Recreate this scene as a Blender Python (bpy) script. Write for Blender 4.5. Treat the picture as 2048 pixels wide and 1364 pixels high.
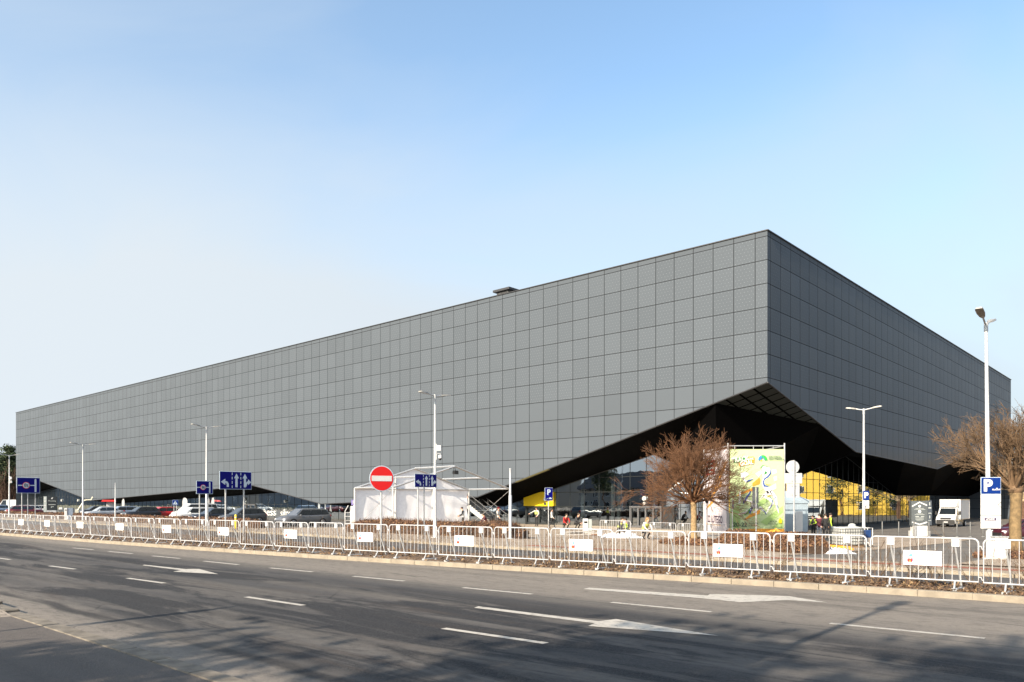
import bpy, bmesh, math, random
from math import radians, sin, cos, pi, sqrt, atan2, tan
from mathutils import Vector, Matrix, noise

for o in list(bpy.data.objects):
    bpy.data.objects.remove(o)
SC = bpy.context.scene
COL = SC.collection

# ---------------------------------------------------------------- camera
F, HZ, CAMZ = 1544.0, 1001.0, 1.87
cam_d = bpy.data.cameras.new('camera')
cam = bpy.data.objects.new('camera', cam_d)
COL.objects.link(cam)
SC.camera = cam
cam.location = (0, 0, CAMZ)
cam.rotation_euler = (radians(90), 0, 0)
cam_d.sensor_width = 36
cam_d.lens = 36 * F / 2048
cam_d.shift_y = (HZ - 682) / 2048
cam_d.clip_start = 0.1
cam_d.clip_end = 6000

# ---------------------------------------------------------------- sky, sun, exposure
SUN_EL = 28.0
SUN_AZ = atan2(-0.643, -0.766)          # where the sun stands, clockwise from +Y
world = bpy.data.worlds.new('World')
SC.world = world
world.use_nodes = True
wn = world.node_tree
bg = wn.nodes['Background']
sky = wn.nodes.new('ShaderNodeTexSky')
sky.sky_type = 'NISHITA'
sky.sun_disc = False
sky.sun_elevation = radians(SUN_EL)
sky.sun_rotation = SUN_AZ
sky.altitude = 0
sky.air_density = 1.0
sky.dust_density = 3.0
sky.ozone_density = 0.2
# a thin veil of high haze, thickest towards the horizon, with faint cirrus streaks
def wnode(t, **k):
    x = wn.nodes.new(t)
    for a, b in k.items():
        setattr(x, a, b)
    return x
tc = wnode('ShaderNodeTexCoord')
sx = wnode('ShaderNodeSeparateXYZ')
wn.links.new(tc.outputs['Generated'], sx.inputs[0])
veil = wnode('ShaderNodeMapRange', interpolation_type='SMOOTHSTEP')
wn.links.new(sx.outputs[2], veil.inputs[0])
for i_, v_ in ((1, .56), (2, .1), (3, .0), (4, .94)):
    veil.inputs[i_].default_value = v_
mp = wnode('ShaderNodeMapping')
wn.links.new(tc.outputs['Generated'], mp.inputs[0])
mp.inputs['Rotation'].default_value = (.3, .5, .9)
mp.inputs['Scale'].default_value = (1.2, 3.6, 3.0)
cir = wnode('ShaderNodeTexNoise')
wn.links.new(mp.outputs[0], cir.inputs['Vector'])
cir.inputs['Scale'].default_value = 1.6
cir.inputs['Detail'].default_value = 6
cir.inputs['Distortion'].default_value = .8
cr = wnode('ShaderNodeMapRange')
wn.links.new(cir.outputs[0], cr.inputs[0])
for i_, v_ in ((1, .35), (2, .75), (3, -.08), (4, .2)):
    cr.inputs[i_].default_value = v_
addv_ = wnode('ShaderNodeMath', operation='ADD', use_clamp=True)
wn.links.new(veil.outputs[0], addv_.inputs[0])
wn.links.new(cr.outputs[0], addv_.inputs[1])
hz = wnode('ShaderNodeMix', data_type='RGBA')
wn.links.new(addv_.outputs[0], hz.inputs[0])
grade = wnode('ShaderNodeMix', data_type='RGBA', blend_type='MULTIPLY')
grade.inputs[0].default_value = 1.0
wn.links.new(sky.outputs[0], grade.inputs[6])
grade.inputs[7].default_value = (.89, 1.02, 1.05, 1)
wn.links.new(grade.outputs[2], hz.inputs[6])
# the haze is brighter and deeper on the sunward side, to the left
side = wnode('ShaderNodeVectorMath', operation='DOT_PRODUCT')
wn.links.new(tc.outputs['Generated'], side.inputs[0])
side.inputs[1].default_value = (-.85, .5, -.55)
sm = wnode('ShaderNodeMapRange', interpolation_type='SMOOTHSTEP')
wn.links.new(side.outputs['Value'], sm.inputs[0])
for i_, v_ in ((1, -.05), (2, .9), (3, .0), (4, .33)):
    sm.inputs[i_].default_value = v_
a2 = wnode('ShaderNodeMath', operation='ADD', use_clamp=True)
wn.links.new(addv_.outputs[0], a2.inputs[0])
wn.links.new(sm.outputs[0], a2.inputs[1])
wn.links.new(a2.outputs[0], hz.inputs[0])
hc = wnode('ShaderNodeMix', data_type='RGBA')
wn.links.new(sm.outputs[0], hc.inputs[0])
hc.inputs[6].default_value = (2.25, 2.54, 2.8, 1)
hc.inputs[7].default_value = (3.1, 3.25, 3.35, 1)
wn.links.new(hc.outputs[2], hz.inputs[7])
wn.links.new(hz.outputs[2], bg.inputs[0])
bg.inputs[1].default_value = 0.15
sun_d = bpy.data.lights.new('sun', 'SUN')
sun = bpy.data.objects.new('sun', sun_d)
COL.objects.link(sun)
sun_d.energy = 5.0
sun_d.angle = radians(0.5)
sun_d.color = (1.0, 0.87, 0.7)
_d = Vector((0.643 * cos(radians(SUN_EL)), 0.766 * cos(radians(SUN_EL)), -sin(radians(SUN_EL))))
sun.rotation_euler = _d.to_track_quat('-Z', 'Y').to_euler()
SC.view_settings.view_transform = 'Standard'
SC.view_settings.look = 'None'
SC.view_settings.exposure = 1.05
SC.view_settings.gamma = 1
SC.render.engine = 'CYCLES'
SC.cycles.max_bounces = 6
SC.cycles.transparent_max_bounces = 12
SC.cycles.use_denoising = True

# ---------------------------------------------------------------- site coordinates
# t runs away from the road square to the hall's long front, s runs along that front to the left
RX, RY = 0.6691, 0.7431
ROT = radians(48.0)

def site(t, s, z=0.0):
    return Vector((RX * t - RY * s, RY * t + RX * s, z))

def ts(x, y):
    return RX * x + RY * y, -RY * x + RX * y

def lerp(pts, x):
    if x <= pts[0][0]:
        return pts[0][1]
    for (a, b), (c, d) in zip(pts, pts[1:]):
        if x <= c:
            return b + (d - b) * (x - a) / (c - a)
    return pts[-1][1]

def G(t, s):
    f = lerp([(18, 0), (43, -.66), (56, -.88), (104, -1.15)], t)
    return f * lerp([(25, 1), (38, .55)], s)

def gz(x, y):
    return G(*ts(x, y))

def at(px, t):                      # the spot on a line of sight where it reaches depth t on the site
    u = (px - 1024) / F
    y = t / (RX * u + RY)
    return u * y, y

def atz(px, y):
    return (px - 1024) / F * y, y

def zat(py, y):
    return CAMZ - (py - HZ) * y / F

def road(px, py, z=-0.12):
    y = F * (CAMZ - z) / (py - HZ)
    return (px - 1024) / F * y, y

BAR = [(-29.94, 45.36), (-28.39, 44.07), (-26.75, 42.71), (-25.41, 41.6), (-23.89, 40.36), (-22.28, 39.04), (-20.6, 37.69),
       (-18.95, 36.36), (-17.3, 35.06), (-15.63, 33.74), (-13.93, 32.43), (-12.23, 31.13), (-10.53, 29.84), (-8.79, 28.56),
       (-7.23, 27.42), (-5.75, 26.36), (-4.02, 25.13), (-2.3, 23.94), (-0.55, 22.74), (1.06, 21.65), (2.72, 20.54),
       (4.4, 19.41), (6.14, 18.22), (7.85, 17.0), (9.54, 15.7), (11.13, 14.38)]
BAR.insert(0, (-31.6, 46.7))
KPTS = sorted((ts(*b)[1], ts(*b)[0] - .42) for b in BAR)
KPTS = [(-120, 17.9), (-20, 17.9)] + KPTS + [(75, 12.6), (160, 10.5), (400, 8)]

def kerb_t(s):
    return lerp(KPTS, s)

# ---------------------------------------------------------------- mesh builder
class MB:
    def __init__(self):
        self.v, self.f, self.m, self.s = [], [], [], []

    def face(self, pts, m=0, sm=False):
        n = len(self.v)
        self.v += [tuple(p) for p in pts]
        self.f.append(tuple(range(n, n + len(pts))))
        self.m.append(m)
        self.s.append(sm)

    def add(self, vs, fs, m=0, sm=False):
        n = len(self.v)
        self.v += [tuple(p) for p in vs]
        for q in fs:
            self.f.append(tuple(n + i for i in q))
            self.m.append(m)
            self.s.append(sm)

    BOXF = [(0, 3, 2, 1), (4, 5, 6, 7), (0, 1, 5, 4), (1, 2, 6, 5), (2, 3, 7, 6), (3, 0, 4, 7)]

    def box(self, c, d, m=0, rz=0.0, rx=0.0, ry=0.0):
        mt = Matrix.Translation(c) @ Matrix.Rotation(rz, 4, 'Z') @ Matrix.Rotation(ry, 4, 'Y') @ Matrix.Rotation(rx, 4, 'X')
        x, y, z = d[0] / 2, d[1] / 2, d[2] / 2
        vs = [(-x, -y, -z), (x, -y, -z), (x, y, -z), (-x, y, -z), (-x, -y, z), (x, -y, z), (x, y, z), (-x, y, z)]
        self.add([mt @ Vector(p) for p in vs], self.BOXF, m)

    def cbox(self, c, d, b, m=0, rz=0.0):           # box with its four upright edges and its top edges chamfered
        x, y, z = d[0] / 2, d[1] / 2, d[2] / 2
        mt = Matrix.Translation(c) @ Matrix.Rotation(rz, 4, 'Z')

        def ring(k, zz):
            return [(-x + k + b, -y + k, zz), (x - k - b, -y + k, zz), (x - k, -y + k + b, zz), (x - k, y - k - b, zz),
                    (x - k - b, y - k, zz), (-x + k + b, y - k, zz), (-x + k, y - k - b, zz), (-x + k, -y + k + b, zz)]
        vs = ring(0, -z) + ring(0, z - b) + ring(b, z)
        fs = [tuple(reversed(range(8))), tuple(range(16, 24))]
        for r in (0, 8):
            for i in range(8):
                j = (i + 1) % 8
                fs.append((r + i, r + j, r + 8 + j, r + 8 + i))
        self.add([mt @ Vector(p) for p in vs], fs, m)

    def tube(self, pts, r, n=8, m=0, closed=False, cap=True, sm=True):
        pts = [Vector(p) for p in pts]
        k = len(pts)
        rs = [r] * k if not isinstance(r, (list, tuple)) else list(r)
        d0 = (pts[1] - pts[0]).normalized()
        up = Vector((0, 0, 1)) if abs(d0.z) < .9 else Vector((1, 0, 0))
        nx = d0.cross(up).normalized()
        vs = []
        for i, p in enumerate(pts):
            if closed:
                d = pts[(i + 1) % k] - pts[i - 1]
            elif i == 0:
                d = pts[1] - pts[0]
            elif i == k - 1:
                d = pts[-1] - pts[-2]
            else:
                d = (pts[i + 1] - p).normalized() + (p - pts[i - 1]).normalized()
            d = d.normalized() if d.length > 1e-9 else d0
            nx = nx - d * nx.dot(d)
            nx = nx.normalized() if nx.length > 1e-6 else d.orthogonal().normalized()
            ny = d.cross(nx)
            for j in range(n):
                a = 2 * pi * j / n
                vs.append(p + (nx * cos(a) + ny * sin(a)) * rs[i])
        fs = []
        for i in range(k if closed else k - 1):
            a, b = i * n, ((i + 1) % k) * n
            for j in range(n):
                q = (j + 1) % n
                fs.append((a + j, a + q, b + q, b + j))
        self.add(vs, fs, m, sm)
        if cap and not closed:
            self.face(list(reversed(vs[:n])), m)
            self.face(vs[-n:], m)

    def prism(self, poly, y0, y1, m=0, side=None):   # poly: (x, z) points, front at y0, back at y1
        n = len(poly)
        ar = sum(poly[i][0] * poly[(i + 1) % n][1] - poly[(i + 1) % n][0] * poly[i][1] for i in range(n))
        if ar < 0:
            poly = list(reversed(poly))
        self.face([(x, y0, z) for x, z in poly], m)
        self.face([(x, y1, z) for x, z in reversed(poly)], m)
        for i in range(n):
            a, b = poly[i], poly[(i + 1) % n]
            self.face([(a[0], y0, a[1]), (a[0], y1, a[1]), (b[0], y1, b[1]), (b[0], y0, b[1])], m if side is None else side)

    def ribbon(self, pts, w, y0, y1, m=0):           # a stroke of width w along (x, z) points
        P = [Vector((p[0], p[1])) for p in pts]
        ws = [w] * len(P) if not isinstance(w, (list, tuple)) else w
        L, Rr = [], []
        for i, p in enumerate(P):
            d = (P[min(i + 1, len(P) - 1)] - P[max(i - 1, 0)]).normalized()
            nn = Vector((-d.y, d.x)) * ws[i] / 2
            L.append(p + nn)
            Rr.append(p - nn)
        for i in range(len(P) - 1):
            self.prism([tuple(Rr[i]), tuple(Rr[i + 1]), tuple(L[i + 1]), tuple(L[i])], y0, y1, m)

    def disc(self, c, r, y0, y1, m=0, n=24, rx=None):
        self.prism([(c[0] + (rx or r) * cos(2 * pi * i / n), c[1] + r * sin(2 * pi * i / n)) for i in range(n)], y0, y1, m)

    def ball(self, c, r, m=0, nu=12, nv=8):
        r = r if isinstance(r, (list, tuple)) else (r, r, r)
        vs = [(c[0], c[1], c[2] - r[2])]
        for i in range(1, nv):
            a = -pi / 2 + pi * i / nv
            for j in range(nu):
                b = 2 * pi * j / nu
                vs.append((c[0] + r[0] * cos(a) * cos(b), c[1] + r[1] * cos(a) * sin(b), c[2] + r[2] * sin(a)))
        vs.append((c[0], c[1], c[2] + r[2]))
        fs = []
        for j in range(nu):
            q = (j + 1) % nu
            fs.append((0, 1 + q, 1 + j))
            for i in range(nv - 2):
                a, b = 1 + i * nu, 1 + (i + 1) * nu
                fs.append((a + j, a + q, b + q, b + j))
            a = 1 + (nv - 2) * nu
            fs.append((a + j, a + q, len(vs) - 1))
        self.add(vs, fs, m, True)

    def build(self, name, mats, parent=None, loc=(0, 0, 0), rz=0.0):
        me = bpy.data.meshes.new(name)
        me.from_pydata(self.v, [], self.f)
        mats = mats if isinstance(mats, (list, tuple)) else [mats]
        for x in mats:
            me.materials.append(x)
        me.polygons.foreach_set('material_index', self.m)
        me.polygons.foreach_set('use_smooth', self.s)
        me.update()
        return link(name, me, parent, loc, rz)

def link(name, me, parent=None, loc=(0, 0, 0), rz=0.0):
    o = bpy.data.objects.new(name, me)
    COL.objects.link(o)
    o.location = loc
    o.rotation_euler = (0, 0, rz)
    if parent:
        o.parent = parent
    return o

def tag(o, label, cat, group=None):
    o['label'] = label
    o['category'] = cat
    if group:
        o['group'] = group
    return o

def thing(name, label, cat, loc=(0, 0, 0), rz=0.0, group=None):
    return tag(link(name, None, None, loc, rz), label, cat, group)

def dup(root, loc, rz, label=None):
    r = root.copy()
    COL.objects.link(r)
    r.location = loc
    r.rotation_euler = (0, 0, rz)
    if label:
        r['label'] = label
    for ch in list(root.children):
        c = ch.copy()
        COL.objects.link(c)
        c.parent = r
        for g in list(ch.children):
            d = g.copy()
            COL.objects.link(d)
            d.parent = c
    return r

def text(name, body, size, m, parent, loc, rot=(pi / 2, 0, 0), ext=.004, align='CENTER', sx=1.0, tilt=0.0, bold=0.0):
    cu = bpy.data.curves.new(name, 'FONT')
    cu.body = body
    cu.size = size
    cu.extrude = ext
    cu.offset = bold
    cu.align_x = align
    cu.align_y = 'CENTER'
    cu.resolution_u = 3
    ob = bpy.data.objects.new(name, cu)
    COL.objects.link(ob)
    me = bpy.data.meshes.new_from_object(ob)
    bpy.data.objects.remove(ob)
    me.materials.clear()
    me.materials.append(m)
    mt = Matrix.Rotation(rot[2], 4, 'Z') @ Matrix.Rotation(tilt, 4, 'Y') @ Matrix.Rotation(rot[0], 4, 'X') @ Matrix.Diagonal((sx, 1, 1, 1))
    me.transform(mt)
    return link(name, me, parent, loc)

# ---------------------------------------------------------------- materials
class NG:
    def __init__(self, name):
        self.m = bpy.data.materials.new(name)
        self.m.use_nodes = True
        self.t = self.m.node_tree
        self.b = self.t.nodes['Principled BSDF']
        self.out = self.t.nodes['Material Output']

    def n(self, typ, **kw):
        x = self.t.nodes.new(typ)
        for k, v in kw.items():
            setattr(x, k, v)
        return x

    def set(self, sock, v):
        if isinstance(v, bpy.types.NodeSocket):
            self.t.links.new(v, sock)
        else:
            sock.default_value = v

    def math(self, op, a, b=0.0, c=0.0):
        x = self.n('ShaderNodeMath', operation=op)
        self.set(x.inputs[0], a)
        self.set(x.inputs[1], b)
        self.set(x.inputs[2], c)
        return x.outputs[0]

    def mix(self, f, a, b, blend='MIX'):
        x = self.n('ShaderNodeMix', data_type='RGBA', blend_type=blend)
        self.set(x.inputs[0], f)
        self.set(x.inputs[6], a if isinstance(a, bpy.types.NodeSocket) else (*a, 1))
        self.set(x.inputs[7], b if isinstance(b, bpy.types.NodeSocket) else (*b, 1))
        return x.outputs[2]

    def noise(self, vec, scale, detail=4, rough=.55, dist=0.0):
        x = self.n('ShaderNodeTexNoise')
        self.set(x.inputs['Vector'], vec)
        x.inputs['Scale'].default_value = scale
        x.inputs['Detail'].default_value = detail
        x.inputs['Roughness'].default_value = rough
        x.inputs['Distortion'].default_value = dist
        return x.outputs[0]

    def ramp(self, f, lo, hi):
        x = self.n('ShaderNodeMapRange')
        x.interpolation_type = 'SMOOTHSTEP'
        self.set(x.inputs[0], f)
        x.inputs[1].default_value = lo
        x.inputs[2].default_value = hi
        return x.outputs[0]

    def obj(self):
        return self.n('ShaderNodeTexCoord').outputs['Object']

    def scaled(self, v, s):
        x = self.n('ShaderNodeMapping')
        self.set(x.inputs[0], v)
        x.inputs['Scale'].default_value = s
        return x.outputs[0]

    def xyz(self, v):
        x = self.n('ShaderNodeSeparateXYZ')
        self.set(x.inputs[0], v)
        return x.outputs

    def bump(self, h, strength, dist=.02):
        x = self.n('ShaderNodeBump')
        self.set(x.inputs['Height'], h)
        x.inputs['Strength'].default_value = strength
        x.inputs['Distance'].default_value = dist
        self.t.links.new(x.outputs[0], self.b.inputs['Normal'])

    def fin(self, col=None, rough=None, metal=None, spec=None):
        if col is not None:
            self.set(self.b.inputs['Base Color'], col if isinstance(col, bpy.types.NodeSocket) else (*col, 1))
        if rough is not None:
            self.set(self.b.inputs['Roughness'], rough)
        if metal is not None:
            self.b.inputs['Metallic'].default_value = metal
        if spec is not None:
            self.b.inputs['Specular IOR Level'].default_value = spec
        return self.m

_mc = {}

def mat(name, col, rough=.6, metal=0.0, var=.12, scale=6.0, bump=0.0, bscale=40.0, spec=None, coat=0.0):
    if name in _mc:
        return _mc[name]
    g = NG(name)
    o = g.obj()
    nz = g.noise(o, scale, 5, .6)
    c = g.mix(g.ramp(nz, .3, .7), tuple(max(0, k * (1 - var)) for k in col), tuple(min(1, k * (1 + var)) for k in col))
    g.fin(c, rough, metal, spec)
    if coat:
        g.b.inputs['Coat Weight'].default_value = coat
        g.b.inputs['Coat Roughness'].default_value = .05
    if bump:
        g.bump(g.noise(o, bscale, 4), bump)
    _mc[name] = g.m
    return g.m

WHITE = mat('white_paint', (.54, .54, .54), .45, var=.04)
GALV = mat('galvanised_steel', (.4, .41, .42), .45, .35, var=.1, scale=12)
BARM = mat('white_powder_coat', (.41, .41, .425), .45, .1, var=.06)
DARK = mat('dark_metal', (.03, .03, .033), .5)
BLACK = mat('black_plastic', (.012, .012, .013), .5)
BLUE = mat('sign_blue', (.0006, .0015, .13), .5, var=.03, spec=.15)
BLUE2 = mat('parking_blue', (.002, .022, .15), .5, var=.03, spec=.15)
PALEB = mat('reflective_white', (.42, .5, .58), .4, var=.03)
RED = mat('sign_red', (.55, .006, .005), .4, var=.03)
YELLOW = mat('yellow_panel', (.7, .5, .004), .45, var=.04)
GREYB = mat('sign_back_grey', (.4, .41, .42), .55, .1, var=.08)
CONC = mat('pale_concrete', (.45, .43, .4), .85, var=.12, scale=3)
RUBBER = mat('tyre_rubber', (.02, .02, .02), .85)
RIM = mat('alloy_rim', (.55, .55, .57), .3, .8)
CARGLASS = mat('car_glass', (.012, .016, .02), .05, var=.02, spec=.8)
LAMPRED = mat('tail_lamp_red', (.4, .01, .01), .2)
LAMPW = mat('head_lamp', (.7, .7, .72), .1)
FABRICW = mat('white_tarpaulin', (.9, .89, .9), .55, var=.04, bump=.25, bscale=3)
ALU = mat('aluminium', (.5, .5, .5), .38, .55, var=.06)
SKIN = mat('skin', (.5, .29, .2), .55)
HAIR = mat('dark_hair', (.03, .018, .012), .6)
# ---------------------------------------------------------------- ground materials
def asphalt(name, base, dustcol, main=False, dust=.25):
    g = NG(name)
    o = g.obj()
    x, y, z = g.xyz(o)
    st = g.noise(g.scaled(o, (1.3, .05, 1)), 1.0, 5, .6, .3)
    grain = g.noise(o, 45, 3, .7)
    grain2 = g.noise(o, 9, 4, .7)
    big = g.noise(g.scaled(o, (.35, .1, 1)), 1.0, 4, .6, .8)
    c = g.mix(g.ramp(st, .32, .68), tuple(k * .72 for k in base), tuple(k * 1.2 for k in base))
    if main:
        far = g.ramp(x, 11.4, 13.2)
        near = g.ramp(x, 5.7, 4.3)
        gut = g.math('MULTIPLY', g.ramp(g.noise(g.scaled(o, (.8, .04, 1)), 1.0, 3), .35, .75), .45)
        df = g.math('MINIMUM', g.math('ADD', g.math('ADD', g.math('MULTIPLY', far, .74), g.math('MULTIPLY', near, .75)), gut), .9)
    else:
        df = g.math('MULTIPLY', g.ramp(big, .3, .7), dust * 2)
    c = g.mix(df, c, dustcol)
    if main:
        # tyre and oil streaks along the nearer lanes, blackened further as painted tree shade
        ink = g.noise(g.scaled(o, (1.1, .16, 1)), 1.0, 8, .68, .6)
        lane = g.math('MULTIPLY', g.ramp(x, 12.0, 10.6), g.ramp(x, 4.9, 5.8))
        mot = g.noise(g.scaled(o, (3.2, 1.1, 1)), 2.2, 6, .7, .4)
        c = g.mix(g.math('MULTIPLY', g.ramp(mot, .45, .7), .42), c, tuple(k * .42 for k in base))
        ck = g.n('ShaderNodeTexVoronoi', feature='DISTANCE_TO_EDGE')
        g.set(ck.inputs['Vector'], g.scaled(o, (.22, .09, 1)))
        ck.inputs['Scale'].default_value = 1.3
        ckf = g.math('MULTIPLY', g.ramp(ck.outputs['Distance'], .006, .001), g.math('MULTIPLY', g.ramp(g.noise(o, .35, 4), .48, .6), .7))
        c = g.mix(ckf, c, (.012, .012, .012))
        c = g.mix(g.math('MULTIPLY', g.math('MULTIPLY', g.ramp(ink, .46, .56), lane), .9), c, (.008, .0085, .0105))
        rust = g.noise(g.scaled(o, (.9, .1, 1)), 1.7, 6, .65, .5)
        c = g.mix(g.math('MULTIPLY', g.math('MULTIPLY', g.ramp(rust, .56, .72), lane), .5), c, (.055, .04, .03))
        # a black drip line along the gutter, lane seams, a few cracks
        wob = g.math('MULTIPLY', g.math('SUBTRACT', g.noise(g.scaled(o, (0, .25, 0)), 1.0, 3), .5), .5)
        for tc_, wd, k in ((5.08, .2, .85), (8.42, .05, .75), (12.32, .04, .55), (10.4, .28, .45), (6.6, .3, .5), (14.9, .35, .28), (15.9, .3, .28)):
            d = g.math('ABSOLUTE', g.math('SUBTRACT', g.math('ADD', x, wob), tc_))
            f = g.math('MULTIPLY', g.ramp(d, wd, wd * .25), g.math('MULTIPLY', g.ramp(g.noise(g.scaled(o, (2, .22, 1)), 1.0, 4), .3, .6), k))
            c = g.mix(f, c, (.011, .0105, .011))
    c = g.mix(g.math('MULTIPLY', g.ramp(grain, .35, .75), .45), c, tuple(k * 1.9 for k in base))
    c = g.mix(g.math('MULTIPLY', g.ramp(grain2, .5, .75), .3), c, tuple(k * .55 for k in base))
    g.fin(c, .85, spec=.25)
    g.bump(g.math('ADD', grain, grain2), .5, .02)
    return g.m

def pavers(name, base, sx=5.0, var=.2):
    g = NG(name)
    o = g.obj()
    b = g.n('ShaderNodeTexBrick')
    g.set(b.inputs['Vector'], o)
    b.inputs['Scale'].default_value = sx
    b.inputs['Color1'].default_value = (*[k * (1 - var) for k in base], 1)
    b.inputs['Color2'].default_value = (*[k * (1 + var) for k in base], 1)
    b.inputs['Mortar'].default_value = (*[k * .5 for k in base], 1)
    b.inputs['Mortar Size'].default_value = .02
    n2 = g.noise(o, .5, 6, .65)
    c = g.mix(g.math('MULTIPLY', g.ramp(n2, .4, .75), .55), b.outputs[0], tuple(k * .55 for k in base))
    g.fin(c, .9, spec=.2)
    g.bump(g.noise(o, 25, 3), .35)
    return g.m

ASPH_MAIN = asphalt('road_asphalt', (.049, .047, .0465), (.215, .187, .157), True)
ASPH_SVC = asphalt('service_asphalt', (.062, .06, .06), (.12, .105, .09))
ASPH_APR = asphalt('apron_asphalt', (.1, .092, .083), (.17, .148, .125), dust=.35)
ASPH_PARK = asphalt('car_park_asphalt', (.08, .077, .074), (.13, .115, .1))
ASPH_FOOT = asphalt('footway_asphalt', (.075, .066, .06), (.14, .118, .1))
PAVE = pavers('beige_pavers', (.33, .265, .205))
PAVE_R = pavers('red_pavers', (.3, .115, .075))
PAVE_N = pavers('pale_pavers', (.27, .23, .19), 2.0)
KERB = mat('kerb_concrete', (.235, .2, .155), .85, var=.16, scale=2.5, bump=.3)
SOIL = mat('verge_soil', (.11, .07, .042), .95, var=.45, scale=5, bump=.8, bscale=14)
FIELD = mat('winter_grass', (.12, .1, .05), .95, var=.35, scale=.4, bump=.4, bscale=4)

def sheet(name, m, t0, t1, s0, s1, dz, ds=4.0, nt=8, flat=None, kind='structure', lift=None):
    mb = MB()
    ns = max(1, int(math.ceil((s1 - s0) / ds)))
    vs = []
    for i in range(ns + 1):
        s = s0 + (s1 - s0) * i / ns
        a = t0(s) if callable(t0) else t0
        b = t1(s) if callable(t1) else t1
        for j in range(nt + 1):
            t = a + (b - a) * j / nt
            z = flat if flat is not None else G(t, s) + dz
            if lift:
                z += lift(t, s)
            vs.append((t, s, z))
    fs = []
    for i in range(ns):
        for j in range(nt):
            a = i * (nt + 1) + j
            fs.append((a, a + 1, a + nt + 2, a + nt + 1))
    mb.add(vs, fs, 0, True)
    o = mb.build(name, m, None, (0, 0, 0), ROT)
    o['kind'] = kind
    return o

def ground_base():
    mb = MB()
    tt = [-2500, -600, -150, -40, -14, -5, 0, 4, 10, 18, 24, 30, 36, 43, 50, 56, 80, 104, 160, 400, 1000, 3500]
    ss = [-2500, -600, -200, -80, -40, -10, 5, 15, 25, 31, 38, 60, 100, 160, 240, 400, 900, 2500]
    vs = [(t, s, G(t, s) - .32) for s in ss for t in tt]
    n = len(tt)
    fs = [(i * n + j, i * n + j + 1, (i + 1) * n + j + 1, (i + 1) * n + j) for i in range(len(ss) - 1) for j in range(n - 1)]
    mb.add(vs, fs, 0, True)
    mb.build('ground', FIELD, None, (0, 0, 0), ROT)['kind'] = 'structure'

ground_base()
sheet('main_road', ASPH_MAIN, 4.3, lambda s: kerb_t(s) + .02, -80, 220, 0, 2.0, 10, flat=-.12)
sheet('service_road', ASPH_SVC, 19.55, 25.42, -80, 220, -.1)
sheet('footpath', PAVE, 25.6, 29.5, -80, 220, 0, 4, 3)
sheet('forecourt', PAVE, 29.5, 64, 12.5, 52, .0)
sheet('car_park', ASPH_PARK, 29.5, 62, 52, 230, -.06)
sheet('apron', ASPH_APR, 29.5, 64, -90, 12.5, -.02)
sheet('rear_yard', ASPH_APR, 64, 190, -90, 34, -.02, 6, 12)
sheet('paved_island', PAVE, 29.6, 38, -14, 6.4, .03)
sheet('cycle_strip', PAVE_R, 27.3, 28.2, -30, 24, .006, 4, 2)

def vbump(t, s):
    e = min(t - kerb_t(s) - .16, 19.5 - t)
    k = max(0, min(1, e / .35))
    return k * (.05 + .07 * noise.noise((t * 1.7, s * 1.3, 3)) + .05 * noise.noise((t * 5, s * 5, 1)))

sheet('verge', SOIL, lambda s: kerb_t(s) + .15, 19.6, -60, 120, 0, .3, 16, flat=-.01, lift=vbump)

def near_side():
    sheet('near_footway', ASPH_FOOT, -30, 4.02, -40, 15.0, 0, 5, 6, flat=-.085)
    sheet('near_paving', PAVE_N, -30, 4.05, 16.2, 120, 0, 5, 6, flat=.02)
    mb = MB()
    mb.add([(-30, 15.0, -.085), (4.05, 15.0, -.085), (4.05, 16.2, .02), (-30, 16.2, .02)], [(0, 1, 2, 3)])
    mb.build('near_ramp', PAVE_N, None, (0, 0, 0), ROT)['kind'] = 'structure'
    mb = MB()
    s = -36.0
    while s < 15:
        mb.cbox((4.16, s + .49, -.17), (.26, .975, .19), .012)
        s += .99
    first = True
    while s < 110:
        mb.cbox((4.17, s + .49, -.19 if first else -.13), (.24, .975, .31), .015)
        first = False
        s += .99
    mb.build('near_kerb', mat('near_kerb_stone', (.14, .12, .095), .9, var=.3, scale=4, bump=.3), None, (0, 0, 0), ROT)['kind'] = 'structure'

near_side()

def far_kerb():
    mb = MB()
    s = -30.0
    while s < 90:
        a, b = Vector((kerb_t(s), s, 0)), Vector((kerb_t(s + .985), s + .985, 0))
        c = (a + b) / 2
        ang = atan2(b.y - a.y, b.x - a.x) - pi / 2
        mb.cbox((c.x + .09, c.y, -.125), (.2, .983, .27), .006, rz=ang)
        s += .985
    mb.build('kerb', KERB, None, (0, 0, 0), ROT)['kind'] = 'structure'
    mb = MB()
    s = -60.0
    while s < 150:
        z = G(25.5, s + 1)
        mb.cbox((25.51, s + 1, z - .1), (.16, 1.98, .24), .015)
        s += 2
    mb.build('footpath_kerb', KERB, None, (0, 0, 0), ROT)['kind'] = 'structure'

far_kerb()

# painted markings: each quad or outline is laid on the asphalt plane
def paint_mat():
    g = NG('road_paint')
    o = g.obj()
    w = g.ramp(g.noise(o, 7, 8, .8), .3, .52)
    c = g.mix(w, (.12, .11, .1), (.4, .37, .325))
    g.fin(c, .7)
    return g.m

PAINT = paint_mat()
DASH = [(1660, 1247, 1970, 1277), (1222, 1205, 1424, 1224), (922, 1176, 1068, 1188), (703, 1153, 812, 1162), (540, 1136, 625, 1144),
        (408, 1122.5, 477, 1129.5), (305, 1112, 360, 1117), (217, 1103, 265, 1107.5), (145, 1096, 188, 1099.5),
        (887, 1257, 1092, 1287), (492, 1194, 607, 1211), (255, 1156.5, 328, 1166.5), (100, 1132, 150, 1138.5), (-40, 1113, 28, 1119)]

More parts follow.
